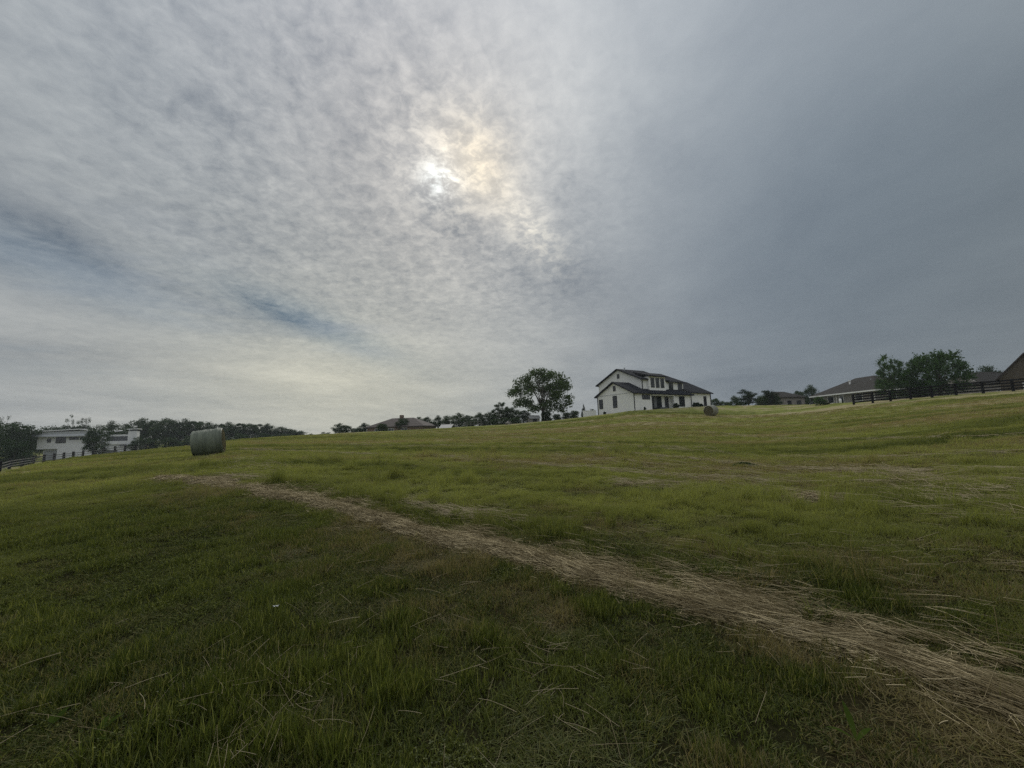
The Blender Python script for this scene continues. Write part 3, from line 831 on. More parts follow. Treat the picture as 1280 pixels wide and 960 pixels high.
# middle
G = 'trees along the far field edge'
MT = [(388,541,4,120,'bush',0,'tiny low bush at the start of the gap in the far trees'),(407,539.5,6,115,'bush',1,'small bush alone in the gap of the far trees'),
      (424,527.5,7,108,'round',0,'roundish tree standing at the left end of the centre row'),(434,531,6,108,'round',1,'smaller tree second in the centre row'),
      (445,533,7,108,'bush',0,'low bushy tree left of the brown roofed house'),(457,528,8,104,'round',2,'tree against the left end of the brown roofed house'),
      (503,521,8,92,'round',3,'tree in front of the right half of the brown roofed house'),(523,519.5,8,100,'round',0,'tree at the right end of the brown roofed house'),
      (534,520,6,100,'round',1,'narrow tree last before the gap right of the brown house'),(548,518.5,6,100,'round',2,'first tree right of the gap, left of the pale shed roof'),
      (560,517.5,8,104,'round',3,'tree rising behind the pale shed roof'),(574,514,7,102,'round',0,'taller tree just right of the pale shed roof'),
      (585,518,8,100,'round',1,'tree before the second small gap'),(600,515,8,94,'round',2,'first tree right of the second small gap'),
      (612,513,8,94,'round',3,'dark tree left of the tall light tree'),(627,501,9,92,'oak',2,'tall light green tree left of the big oak'),
      (641,507,8,92,'round',0,'tree between the tall light tree and the big oak'),(655,512,9,90,'round',1,'tree under the left side of the big oak')]
for px, top, hw, Y, kind, var, lab in MT:
    plant_tree(px, top, hw*1.5, Y, kind, 'leaf_mid' if px in (627, 560, 424) else 'leaf_dark', lab, 'tree', 'tree', G, var)
for px, top, hw, Y, lab in [(684,511,9,83,'pale bush around the foot of the big oak'),(697,515.5,8,80,'low hedge bush right of the big oak trunk'),(709,513.5,8,79,'hedge bush midway between the oak and the conifer'),
                            (719,511,8,78,'largest hedge bush beside the small conifer'),(668,517,10,84,'low bush left of the big oak trunk'),(645,520,10,80,'low bush beneath the left edge of the oak'),
                            (742,508.5,4,92,'small bush behind the white garden wall'),(620,522,10,82,'low bush under the tall light tree'),(631,520,9,83,'low bush right of the tall light tree trunk'),(590,524,8,84,'low bush beside the pale fence posts'),(478,527,10,84,'low bush in front of the brown roofed house')]:
    plant_tree(px, top, hw, Y, 'bush', 'leaf_mid' if px == 684 else 'leaf_dark', lab, 'shrub', 'shrub', 'bushes along the field edge', 2)
plant_tree(731, 505.5, 4.5, 77, 'conifer', 'leaf_conifer', 'small dark conifer by the white garden wall', 'conifer')
# right of the white house
G = 'trees between the white house and the brown roofed ranch house'
for px, top, hw, Y, kind, mat, var, lab in [(898,497,7,100,'round','leaf_mid',1,'low green tree at the right end of the garage'),(909,499.5,6,104,'bush','leaf_mid',3,'low bush right of the tree by the garage'),
        (925,493.5,8,98,'round','leaf_mid',2,'pale green tree touching the dark rounded evergreen'),(939,484,10,86,'column','leaf_conifer',0,'dark rounded evergreen standing by the lawn edge'),
        (956,492,8,100,'round','leaf_mid',3,'pale green tree between the two dark evergreens'),(968,483,9,88,'column','leaf_conifer',1,'second dark evergreen left of the distant grey house'),
        (1003,487,9,104,'round','leaf_dark',1,'dark tree behind the distant grey house'),(1020,480,11,108,'round','leaf_dark',2,'round dark tree behind the left end of the ranch roof'),
        (1246,452,15,84,'round','leaf_dark',3,'dome shaped tree behind the grey roof at far right'),(1208,470,12,86,'round','leaf_dark',0,'low dark tree behind the right side of the feathery trees')]:
    plant_tree(px, top, hw*1.35, Y, kind, mat, lab, 'evergreen' if 'evergreen' in lab and kind == 'column' else 'tree', 'tree', G, var)
plant_tree(1030, 494.5, 9, 62, 'bush', 'leaf_locust', 'dark green bush in front of the ranch house wall', 'shrub', 'shrub', 'bushes by the houses', 4)
plant_tree(1036, 502.5, 7, 61, 'bush', 'leaf_mid', 'lighter low bush beside the dark bush at the ranch house', 'shrub', 'shrub', 'bushes by the houses', 5)
plant_tree(975, 494, 7, 92, 'bush', 'leaf_dark', 'dark bush at the foot of the second evergreen', 'shrub', 'shrub', 'bushes by the houses', 6)

# ------------------------------------------------------------------ building helpers
def win_front(par, x0, x1, z0, z1, y, nx=1, nz=1, frame='trim_black', pane='glass', name='window', fw_=.07):
    """window in a wall facing -y (frame stands proud of the wall at y)"""
    b = MB(); a = .06
    b.box(x0-fw_, x1+fw_, y-a, y+.02, z1, z1+fw_); b.box(x0-fw_, x1+fw_, y-a, y+.02, z0-fw_, z0)
    b.box(x0-fw_, x0, y-a, y+.02, z0, z1); b.box(x1, x1+fw_, y-a, y+.02, z0, z1)
    for k in range(1, nx):
        c_ = x0+(x1-x0)*k/nx; b.box(c_-fw_*.5, c_+fw_*.5, y-a+.005, y+.015, z0, z1)
    for k in range(1, nz):
        c_ = z0+(z1-z0)*k/nz; b.box(x0, x1, y-a+.012, y-.012, c_-.025, c_+.025)
    f = b.build(name, M[frame], par)
    MB().box(x0, x1, y-.03, y+.01, z0, z1).build('pane', M[pane], f); return f
def win_side(par, y0, y1, z0, z1, x, nz=1, frame='trim_black', s=-1, fw_=.08, nyy=1):
    """window in a wall facing -x (s=-1) or +x (s=1)"""
    b = MB(); xa, xb = (x-.06, x+.02) if s < 0 else (x-.02, x+.06)
    b.box(xa, xb, y0-fw_, y1+fw_, z1, z1+fw_); b.box(xa, xb, y0-fw_, y1+fw_, z0-fw_, z0)
    b.box(xa, xb, y0-fw_, y0, z0, z1); b.box(xa, xb, y1, y1+fw_, z0, z1)
    for k in range(1, nz):
        c_ = z0+(z1-z0)*k/nz; b.box(xa+.01, xb-.01, y0, y1, c_-.03, c_+.03)
    f = b.build('window', M[frame], par)
    MB().box(min(xa, xb)+.03, max(xa, xb)-.015, y0, y1, z0, z1).build('pane', M['glass'], f); return f
def gable_roof_x(b, x0, x1, y0, y1, ze, yr, zr, ov=.45, t=.2, oe=.45):
    """ridge along x; eaves at y0 and y1 (height ze at the wall), overhangs"""
    sa = (zr-ze)/(yr-y0); sb = (zr-ze)/(y1-yr)
    pts = [(x0-ov, y0-oe, ze-sa*oe), (x1+ov, y0-oe, ze-sa*oe), (x1+ov, yr, zr), (x0-ov, yr, zr), (x1+ov, y1+oe, ze-sb*oe), (x0-ov, y1+oe, ze-sb*oe)]
    pts = [(x, y, z+t+.02) for x, y, z in pts]
    b.slab(pts, [(0,1,2,3), (3,2,4,5)], t)
def hip_roof(b, x0, x1, y0, y1, ze, zr, rx0, rx1, ry0, ry1, ov=.5, t=.2):
    """hip roof whose ridge runs from (rx0,ry0) to (rx1,ry1)"""
    z_ = ze+t-.1
    pts = [(x0-ov,y0-ov,z_),(x1+ov,y0-ov,z_),(x1+ov,y1+ov,z_),(x0-ov,y1+ov,z_),(rx0,ry0,zr),(rx1,ry1,zr)]
    if ry0 == ry1: b.slab(pts, [(0,1,5,4),(1,2,5),(2,3,4,5),(3,0,4)], t)
    else: b.slab(pts, [(0,1,4),(1,2,5,4),(2,3,5),(3,0,4,5)], t)

# ------------------------------------------------------------------ white farmhouse
phi = R(31)
p = at(793, 512, 66)
WH = thing('farmhouse', (p[0], p[1], 4.35), 'two storey white farmhouse with black gabled roofs on the hill', 'house', rz=phi)
b = MB()
b.prism_x([(0,-1.6),(8.8,-1.6),(8.8,3.0),(4.4,5.2),(0,3.0)], 0, 4.6)                    # low left wing
b.box(4.6, 10.8, .8, 12.4, -1.6, 3.3)                                                  # behind the porch
b.box(10.8, 15.8, 0, 12.4, -1.6, 3.05)                                                  # right ground floor
b.prism_x([(1.5,3.0),(12.5,3.0),(12.5,5.75),(7.0,8.2),(1.5,5.75)], 4.0, 11.0)           # upper storey
b.prism_x([(1.7,3.0),(12.3,3.0),(12.3,5.55),(7.0,7.85),(1.7,5.55)], 11.0, 16.2)
b.box(5.4, 9.9, .95, 3.0, 3.5, 6.25)                                                    # projecting bay
b.prism_x([(.6,-1.6),(11.4,-1.6),(11.4,3.5),(6.0,6.25),(.6,3.5)], 16.2, 23.2)           # garage
b.box(15.8, 16.2, .9, 11.0, -1.6, 3.2)
wl = b.build('wall', M['white_siding'], WH)
b = MB(); gable_roof_x(b, 0, 3.6, 0, 8.8, 3.0, 4.4, 5.2, .45); b.build('wing_roof', M['roof_black'], WH)
b = MB(); gable_roof_x(b, 4.0, 10.9, 1.5, 12.5, 5.75, 7.0, 8.2, .45); b.build('main_roof', M['roof_black'], WH)
b = MB(); gable_roof_x(b, 11.4, 16.2, 1.7, 12.3, 5.55, 7.0, 7.85, .45, .2); b.build('main_roof', M['roof_black'], WH)
b = MB(); b.slab([(5.0,.45,6.38),(10.3,.45,6.38),(10.3,4.2,7.45),(5.0,4.2,7.45)], [(0,1,2,3)], .2); b.build('bay_roof', M['roof_black'], WH)
b = MB(); gable_roof_x(b, 16.3, 23.2, .6, 11.4, 3.5, 6.0, 6.25, .45); b.build('garage_roof', M['roof_black'], WH)
b = MB(); b.slab([(4.05,-.5,2.98),(16.3,-.5,2.98),(14.9,1.72,4.09),(4.05,1.72,4.09)], [(0,1,2,3)], .2); b.slab([(16.32,-.5,2.98),(16.32,1.72,3.0),(14.9,1.74,4.09)], [(0,1,2)], .2)
b.build('porch_roof', M['roof_black'], WH)
b = MB(); b.box(4.6, 10.8, -.25, .02, 2.62, 2.80); b.box(4.6, 10.8, .02, .8, 2.74, 2.80); b.build('porch_beam', M['white_trim'], WH)
b = MB(); b.box(4.65, 10.75, -.3, .79, -1.0, .02); b.build('porch_floor', M['concrete'], WH)
b = MB()
for x_ in (10.5,): b.box(x_, x_+.28, -.2, .08, .02, 2.62)
b.build('porch_post', M['white_trim'], WH)
f = win_front(WH, 4.9, 8.1, .05, 2.5, .8, 3, 1, pane='glass', name='sliding_door', fw_=.1)
MB().box(5.05, 5.6, .755, .768, .5, 2.4).build('blind', M['curtain'], f); MB().box(6.05, 6.85, .755, .768, .5, 2.4).build('blind', M['curtain'], f)
win_front(WH, 9.2, 10.1, .05, 2.45, .8, 1, 1, pane='glass', name='door')
win_front(WH, 2.2, 4.05, 1.95, 2.65, 0, 3, 1)
win_front(WH, 12.3, 13.8, .75, 2.55, 0, 2, 2)
for k in range(3): win_front(WH, 5.85+k*1.36, 6.75+k*1.36, 4.25, 5.95, .95, 2, 1, fw_=.045)
win_front(WH, 11.9, 13.0, 4.15, 5.3, 1.7, 2, 1)
win_front(WH, 14.6, 15.8, 4.05, 5.3, 1.7, 2, 1)
win_side(WH, 3.9, 4.75, .75, 2.75, 0, 2); win_side(WH, 7.5, 8.3, .75, 2.35, 0, 2)
win_side(WH, 4.1, 4.55, 3.75, 4.55, 0); win_side(WH, 6.75, 7.2, 6.6, 7.3, 4.0)
win_front(WH, 20.9, 21.7, .62, 2.75, .6, 1, 1, pane='trim_black', name='door')
for x_, y_, z1_ in ((.06,-.07,3.0), (-.07,8.74,3.0), (4.1,1.4,5.7), (15.86,-.06,2.95), (16.3,.5,3.4), (23.15,.5,3.4)):
    MB().box(x_-.05, x_+.05, y_-.05, y_+.05, -.9, z1_).build('downspout', M['trim_black'], WH)
MB().box(-.03, -.004, .3, 8.5, 3.02, 3.10).build('trim_band', M['fascia'], WH)
b = MB(); b.tube([(5.2,6.4,7.8),(5.2,6.4,8.55)], .09, 10); b.tube([(5.2,6.4,8.5),(5.2,6.4,8.62)], .15, 10); b.build('roof_vent', M['fascia'], WH)
b = MB(); b.tube([(10.0,6.5,7.8),(10.0,6.5,8.35)], .08, 10); b.build('roof_vent', M['fascia'], WH)
b = MB(); b.box(7.3, 9.2, .2, .9, .02, .55); b.build('patio_seat', M['modern_dark'], WH)
def by_house(lx, ly): 
    v_ = Matrix.Rotation(phi, 3, 'Z') @ Vector((lx, ly, 0)); return WH.location.x+v_.x, WH.location.y+v_.y
def shrub_at(lx, ly, H, W, label, mat='leaf_conifer', seed=1):
    x_, y_ = by_house(lx, ly); root = thing('shrub', (x_, y_, gz(x_, y_)), label, 'shrub', 'shrubs planted along the white house')
    build_tree(root, H, W, 'bush', seed, M[mat])
shrub_at(16.4, -.6, 1.1, 1.5, 'wide dark shrub at the corner of the garage', seed=1)
shrub_at(18.0, -.3, .8, 1.4, 'low dark shrub along the garage wall', seed=2)
shrub_at(9.9, -.9, 1.1, 1.3, 'dark shrub beside the porch', seed=3)
shrub_at(1.8, -.7, .6, .5, 'tiny shrub below the small high window', seed=4)
shrub_at(-.8, 6.3, .6, .7, 'tiny shrub at the foot of the gable wall', seed=5)
b = MB(); b.box(-2.6, 0, -.08, .08, -.8, .95); b.box(-2.65, .02, -.12, .12, .95, 1.03)
x_, y_ = by_house(-.1, 9.3)
ob = b.build('garden_wall', M['white_siding']); ob.location = (x_, y_, gz(x_, y_)+.1); ob.rotation_euler = (0, 0, phi*.3)
tag(ob, 'low white garden wall beside the farmhouse gable', 'wall')

# ------------------------------------------------------------------ modern white house far left
p = at(46, 556, 100)
MH = thing('modern_house', (p[0], p[1], -2.4), 'modern white house with flat roofs beyond the left fence', 'house', rz=math.atan2(.6, .8))
b = MB()
b.box(0, 11.5, 0, 7, 2.6, 5.7); b.box(1.0, 10.6, .9, 6.8, -1.5, 2.6); b.box(3.6, 11.5, 0, .9, -1.5, 2.6)
b.box(11.5, 17.4, 1.5, 8, -1.5, 3.6); b.box(11.5, 16.6, 2.0, 8, 3.6, 6.0); b.box(16.6, 18.4, .8, 6, -1.5, 6.9)
b.build('wall', M['modern_white'], MH)
b = MB(); b.slab([(-1.6,-1.0,5.95),(11.6,-1.0,5.95),(11.6,-.6,6.4),(-1.2,-.6,6.4)], [(0,1,2,3)], .25); b.box(-1.0, 11.6, -.6, 7.3, 6.0, 7.0)
b.build('roof', M['fascia'], MH)
b = MB(); b.slab([(.8,-.9,7.35),(7.2,-.9,7.75),(7.2,7.4,7.75),(.8,7.4,7.35)], [(0,1,2,3)], .22); b.slab([(7.22,-.9,7.75),(11.4,-.9,7.15),(11.4,7.4,7.15),(7.22,7.4,7.75)], [(0,1,2,3)], .22)
b.box(1.2, 11.2, -.2, 7, 7.0, 7.15); b.build('roof', M['modern_white'], MH)
b = MB(); b.slab([(-1.6,-.9,6.4),(1.0,-.9,7.3),(1.0,3,7.3),(-1.6,3,6.4)], [(0,1,2,3)], .12); b.build('roof', M['roof_metal'], MH)
b = MB(); b.slab([(12,1.2,6.9),(14.6,1.2,7.3),(14.6,7,7.3),(12,7,6.9)], [(0,1,2,3)], .2); b.slab([(16.3,.4,7.55),(18.8,.4,7.6),(18.8,6.4,7.6),(16.3,6.4,7.55)], [(0,1,2,3)], .2)
b.build('roof', M['modern_white'], MH)
MB().box(12.2, 17.0, 1.94, 1.995, 4.2, 5.5).build('window', M['modern_dark'], MH)
MB().box(11.9, 14.6, 1.3, 1.495, .2, 1.7).build('window', M['modern_dark'], MH)
MB().box(15.0, 18.0, .3, .795, 2.7, 3.0).build('canopy', M['modern_dark'], MH)
b = MB(); b.box(11.6, 17.2, .9, 1.0, 3.3, 4.15); b.build('balcony_rail', M['modern_white'], MH)
MB().box(16.0, 18.9, 6.0, 6.4, 6.95, 7.3).build('chimney', M['modern_dark'], MH)
for x0_, x1_, z0_, z1_, nx_ in ((1.75,2.3,4.35,5.25,1), (3.25,4.9,4.1,5.55,2), (5.6,7.2,4.9,5.5,2), (7.6,9.1,4.9,5.5,2)):
    win_front(MH, x0_, x1_, z0_, z1_, 0, nx_, 1)
MB().box(1.2, 3.4, .84, .895, -.8, 2.2).build('garage_door', M['fascia'], MH)

# ------------------------------------------------------------------ ranch house with brown roof (right)
RH = thing('ranch_house', (73.6, 78, 4.7), 'single storey ranch house under a wide grey brown hipped roof', 'house')
MB().box(0, 13, 0, 16, -2.0, 2.75).build('wall', M['stone'], RH)
b = MB(); hip_roof(b, 0, 13, 0, 16, 2.8, 6.5, 6.5, 6.5, 6.6, 11.2, .6, .16); b.build('roof', M['roof_grey'], RH)
b = MB(); b.box(-.66, -.5, -.6, 16.6, 2.58, 2.86); b.box(-.66, 13.6, -.66, -.6, 2.58, 2.86); b.build('gutter', M['white_trim'], RH)
for y_ in (3.0, 10.2): win_side(RH, y_, y_+1.6, .9, 2.3, 0, 1, 'white_trim')
win_side(RH, 7.6, 8.6, .1, 2.3, 0, 1, 'white_trim')
for x_ in (2.5, 8.5): win_front(RH, x_, x_+1.6, .9, 2.3, 0, 2, 1, 'white_trim')
for y_ in (.05, 9.3): MB().box(-.16, -.06, y_, y_+.1, -1, 2.6).build('downspout', M['white_trim'], RH)
b = MB(); b.tube([(3.6,9.6,4.6),(3.6,9.6,5.75)], .16, 10); b.tube([(3.6,9.6,5.7),(3.6,9.6,5.9)], .25, 10); b.build('roof_vent', M['white_trim'], RH)
b = MB(); b.tube([(4.4,5.2,5.0),(4.4,5.2,5.7)], .08, 8); b.build('roof_vent', M['fascia'], RH)

# tan gable house and grey roof house at the far right
p = at(1287, 480, 62)
TH = thing('gable_house', (p[0], p[1], 4.6), 'tan house with a steep dark gable cut by the right edge', 'house', rz=-math.atan2(p[0], p[1])-R(2))
b = MB(); b.prism_y([(-2.9,-1.5),(2.9,-1.5),(2.9,3.2),(0,6.75),(-2.9,3.2)], 0, 11); b.build('wall', M['tan_siding'], TH)
b = MB(); sl = 3.55/2.9
b.slab([(-3.3,-.5,3.2-.4*sl+.3),(0,-.5,7.05),(0,11.5,7.05),(-3.3,11.5,3.2-.4*sl+.3)], [(0,1,2,3)], .26)
b.slab([(0,-.5,7.05),(3.3,-.5,3.2-.4*sl+.3),(3.3,11.5,3.2-.4*sl+.3),(0,11.5,7.05)], [(0,1,2,3)], .26); b.build('roof', M['roof_brown'], TH)
win_front(TH, -.6, .6, .6, 2.1, 0, 2, 1, 'white_trim')
p = at(1226, 480, 78)
GH = thing('grey_roof_house', (p[0], p[1], 4.8), 'low house with a plain grey roof left of the tan gable', 'house')
b = MB(); b.prism_x([(0,-1.5),(9,-1.5),(9,3.3),(4.5,5.6),(0,3.3)], .5, 13); b.build('wall', M['stone'], GH)
b = MB(); hip_roof(b, .5, 13, 0, 9, 3.35, 6.2, 3.4, 10.0, 4.5, 4.5, .5, .18); b.build('roof', M['roof_grey'], GH)
win_front(GH, 3.0, 4.4, .8, 2.0, 0, 2, 1, 'white_trim')

# distant grey house between the evergreens and the ranch house
p = at(980, 505, 96)
DH = thing('grey_house', (p[0], p[1], gz(p[0], p[1])), 'distant grey house between the dark evergreens and the ranch roof', 'house', rz=R(12))
b = MB(); b.box(0, 6.4, 0, 8, -1, 3.2); b.build('wall', M['stone'], DH)
b = MB(); hip_roof(b, 0, 6.4, 0, 8, 3.2, 5.0, 1.5, 4.6, 4, 4, .4, .18); b.build('roof', M['roof_grey'], DH)
win_front(DH, 1.2, 2.2, 1.0, 2.3, 0, 1, 1); win_front(DH, 4.0, 5.2, 1.0, 2.3, 0, 2, 1)

# brown roofed house left of centre
p = at(459, 540, 92)
BH = thing('brown_house', (p[0], p[1], gz(p[0], p[1])-.1), 'brown house with a long hipped roof among the far trees', 'house', rz=R(-8))
b = MB(); b.box(0, 13.8, 0, 9, -1, 1.9); b.build('wall', M['brick_brown'], BH)
b = MB(); hip_roof(b, 0, 13.8, 0, 9, 1.95, 4.15, 4.2, 9.8, 4.5, 4.5, .4, .2); b.build('roof', M['roof_brown'], BH)
for x_ in (2.0, 5.4, 8.6): win_front(BH, x_, x_+1.3, .7, 1.6, 0, 2, 1, 'white_trim')
MB().box(6.0, 6.8, 4.6, 5.4, 3.6, 4.9).build('chimney', M['brick_brown'], BH)

# small sheds among the far trees
def shed(px, Y, w_, d_, h_, hr, label, roof, wall, rz=0.0, dz=0):
    p = at(px, 535, Y); t = thing('shed', (p[0], p[1], gz(p[0], p[1])+dz), label, 'shed', rz=rz)
    MB().box(-w_/2, w_/2, 0, d_, -.5, h_).build('wall', M[wall], t)
    b = MB(); gable_roof_x(b, -w_/2, w_/2, 0, d_, h_, d_/2, hr, .2, .1, .25); b.build('roof', M[roof], t)
    MB().box(-.45, .45, -.05, -.004, -.3, min(h_-.15, 1.9)).build('door', M['trim_black'], t)
shed(556, 88, 2.6, 3.6, .55, 1.35, 'small shed with a pale metal roof at the field edge', 'roof_metal', 'brick_brown', R(-10), -.1)
shed(669, 80, 2.0, 2.0, 1.3, 1.8, 'little pale shed under the big oak', 'roof_metal', 'stone', R(12), -.2)
shed(541.5, 100, 1.0, 2.0, 1.0, 1.5, 'narrow white shed in the gap between far trees', 'roof_metal', 'concrete', 0, -.6)

# ------------------------------------------------------------------ fences
def fence(name, pts, label, hpost, boards, mp, mb, pw=.15, bh=.15, extra=None, cat='fence'):
    o0 = pts[0]; t = thing(name, (o0[0], o0[1], o0[2]), label, cat)
    L_ = [Vector((q_[0]-o0[0], q_[1]-o0[1], q_[2]-o0[2])) for q_ in pts]
    for q_ in L_:
        b = MB(); b.box(q_.x-pw/2, q_.x+pw/2, q_.y-pw/2, q_.y+pw/2, q_.z-.5, q_.z+hpost)
        b.add([(q_.x-pw*.58, q_.y-pw*.58, q_.z+hpost+.002), (q_.x+pw*.58, q_.y-pw*.58, q_.z+hpost+.002), (q_.x+pw*.58, q_.y+pw*.58, q_.z+hpost+.002), (q_.x-pw*.58, q_.y+pw*.58, q_.z+hpost+.002), (q_.x, q_.y, q_.z+hpost+.06)],
              [(3,2,1,0),(0,1,4),(1,2,4),(2,3,4),(3,0,4)])
        b.build('post', M[mp], t)
    for zb in boards:
        b = MB()
        for a, c_ in zip(L_[:-1], L_[1:]):
            d_ = (c_-a); n_ = Vector((d_.y, -d_.x, 0)).normalized()*(pw*.5+.02)
            if (Vector((o0[0], o0[1], 0))+n_).length > Vector((o0[0], o0[1], 0)).length: n_ = -n_
            w_ = n_.normalized()*.02; v = []
            for e in (a, c_):
                for dz_ in (zb-bh/2, zb+bh/2):
                    for sg in (-1, 1): v.append(e+n_+w_*sg+Vector((0, 0, dz_)))
            b.add(v, [(0,1,3,2),(4,6,7,5),(0,4,5,1),(2,3,7,6),(0,2,6,4),(1,5,7,3)])
        b.build('rail', M[mb], t)
FR = [(1066,52.5),(1090,51),(1112.5,50),(1138,49),(1165,48),(1195.6,47),(1230,46),(1268,45),(1310,44),(1356,43)]
pts = []
for px, Y in FR:
    q_ = at(px, 495, Y); pts.append((q_[0], q_[1], gz(q_[0], q_[1])))
fence('board_fence', pts, 'black four board fence along the hilltop at right', 1.42, (.32, .66, 1.0, 1.32), 'fence_black', 'fence_black', .18, .175)
FL = [(-30,70),(2,62),(14,72),(29.5,78),(43,84),(56,86),(68.5,86),(80.4,86),(92,86),(104,87),(116.5,87),(130,88),(143.5,88),(156,88),(169,89),(182,91)]
pts = []
for px, Y in FL:
    q_ = at(px, 565, Y); pts.append((q_[0], q_[1], gz(q_[0], q_[1])))
fence('post_fence', pts, 'fence of dark posts and grey rails below the modern house', 1.85, (.6, 1.05, 1.5), 'fence_black', 'fence_weathered', .30, .12)
pts = []
for k in range(6):
    q_ = at(580+k*4.3, 533, 74); pts.append((q_[0], q_[1], gz(q_[0], q_[1])))
fence('wire_fence', pts, 'short pale wooden fence at the far field edge', 1.1, (.45, .9), 'fence_weathered', 'fence_weathered', .10, .06)
# little white utility post by the ranch house
p = at(1051, 506, 60); b = MB()
b.tube([(0,0,-.3),(0,0,.62),(0,0,.70),(0,0,.74)], [.16,.16,.12,.03], 12)
ob = b.build('utility_post', M['white_trim'], smooth=True); ob.location = (p[0], p[1], gz(p[0], p[1]))
tag(ob, 'short white utility post in the grass before the ranch house', 'post')
p = at(633, 531, 70); b = MB()
b.tube([(0,0,-.2),(0,0,.3),(.35,0,.42),(.7,0,.36),(.7,0,-.2)], [.22,.28,.30,.26,.2], 9)
ob = b.build('boulder', M['stone'], smooth=True); ob.location = (p[0], p[1], gz(p[0], p[1]))
tag(ob, 'pale boulder at the field edge below the tall light tree', 'rock')

# ------------------------------------------------------------------ world
sun_d = pdir(553, 226)
sun_el = math.asin(sun_d[2]); sun_az = math.atan2(sun_d[0], sun_d[1])
world = bpy.data.worlds.new('World'); scene.world = world; world.use_nodes = True
world.node_tree.nodes.clear(); nt = NT(world.node_tree)
out = nt.new('ShaderNodeOutputWorld')
D = nt.vm('NORMALIZE', nt.new('ShaderNodeTexCoord').outputs['Generated'])
sep = nt.new('ShaderNodeSeparateXYZ'); nt.l.new(D, sep.inputs[0])
dx, dy, dz = sep.outputs
def lobe(px, py, k):
    d_ = pdir(px, py); dt = nt.vm('DOT_PRODUCT', D, tuple(d_))
    return nt.m('EXPONENT', nt.m('MULTIPLY', nt.m('SUBTRACT', dt, 1.0), float(k)))
def lobe_d(d_, k):
    dt = nt.vm('DOT_PRODUCT', D, tuple(np.array(d_)/np.linalg.norm(d_)))
    return nt.m('EXPONENT', nt.m('MULTIPLY', nt.m('SUBTRACT', dt, 1.0), float(k)))
def addc(c, f, col_):           # c + f*col
    return nt.vm('ADD', c, nt.vm('SCALE', col_, sc=f))
zc = nt.m('ADD', nt.m('MAXIMUM', dz, 0.0), .16)
pl = nt.new('ShaderNodeCombineXYZ'); nt.l.new(nt.m('DIVIDE', dx, zc), pl.inputs[0]); nt.l.new(nt.m('DIVIDE', dy, zc), pl.inputs[1])
plane = pl.outputs[0]
rot = nt.new('ShaderNodeVectorRotate'); rot.rotation_type = 'Z_AXIS'; nt.l.new(plane, rot.inputs['Vector']); rot.inputs['Angle'].default_value = R(10)
streak = nt.vm('MULTIPLY', rot.outputs[0], (1.35, .8, 1.0))
n_big = nt.noise(plane, 1.1, 5, .55, .4)
n_str = nt.noise(streak, 2.2, 7, .6, .5)
n_puff = nt.noise(nt.vm('MULTIPLY', rot.outputs[0], (1.0, .95, 1)), 15, 8, .60, .35)
n_fine = nt.noise(plane, 34, 6, .62, .6)
bandv = nt.new('ShaderNodeCombineXYZ'); nt.l.new(nt.m('ARCTAN2', dx, dy), bandv.inputs[0]); nt.l.new(nt.m('MULTIPLY', dz, 9.0), bandv.inputs[1])
n_band = nt.noise(bandv.outputs[0], 2.0, 6, .55, .3)
def const(v):
    q = nt.new('ShaderNodeCombineXYZ')
    for k in range(3): q.inputs[k].default_value = v[k]
    return q.outputs[0]
c = const((.242, .247, .240))
for lb, v in ((lobe(553,226,2.2), (-.126,-.084,.004)), (lobe(570,180,12), (.139,.087,.034)), (lobe(150,330,4), (.035,.036,.007)),
              (lobe(400,525,12), (.181,.160,.085)), (lobe(90,480,10), (.034,.031,.047)), (lobe(1330,60,4), (-.107,-.095,-.091)),
              (lobe_d((0,-1,.6),1.5), (.114,.131,.158)), (lobe_d((0,-.25,1),3.5), (.66,.66,.67)), (lobe(660,470,14), (.116,.106,.076)), (lobe(720,150,14), (.160,.169,.157))):
    c = addc(c, lb, v)
c = nt.vm('MAXIMUM', nt.vm('MULTIPLY', c, (1.065,1.06,1.05)), (.02,.02,.02))
# clouds: broad, streaked, puffy
tex = nt.m('ADD', nt.m('MULTIPLY', nt.m('SUBTRACT', n_big, .5), .42), nt.m('MULTIPLY', nt.m('SUBTRACT', n_str, .5), .36))
pm = nt.m('MINIMUM', nt.m('ADD', nt.m('ADD', lobe(450,220,13), nt.m('MULTIPLY', lobe(640,300,40), .5)), nt.m('ADD', .10, nt.m('MULTIPLY', lobe(250,120,9), .22))), 1.0)
puff = nt.m('ADD', nt.m('SUBTRACT', n_puff, .5), nt.m('MULTIPLY', nt.m('SUBTRACT', n_fine, .5), .55))
tex = nt.m('ADD', tex, nt.m('MULTIPLY', nt.m('MULTIPLY', puff, pm), .88))
lowm = nt.ramp(dz, .36, .10)
tex = nt.m('ADD', tex, nt.m('MULTIPLY', nt.m('MULTIPLY', nt.m('SUBTRACT', n_band, .5), lowm), .55))
calm = nt.m('SUBTRACT', 1.0, nt.m('MULTIPLY', lobe(1330,420,6), .55))
tex = nt.m('MULTIPLY', tex, calm)
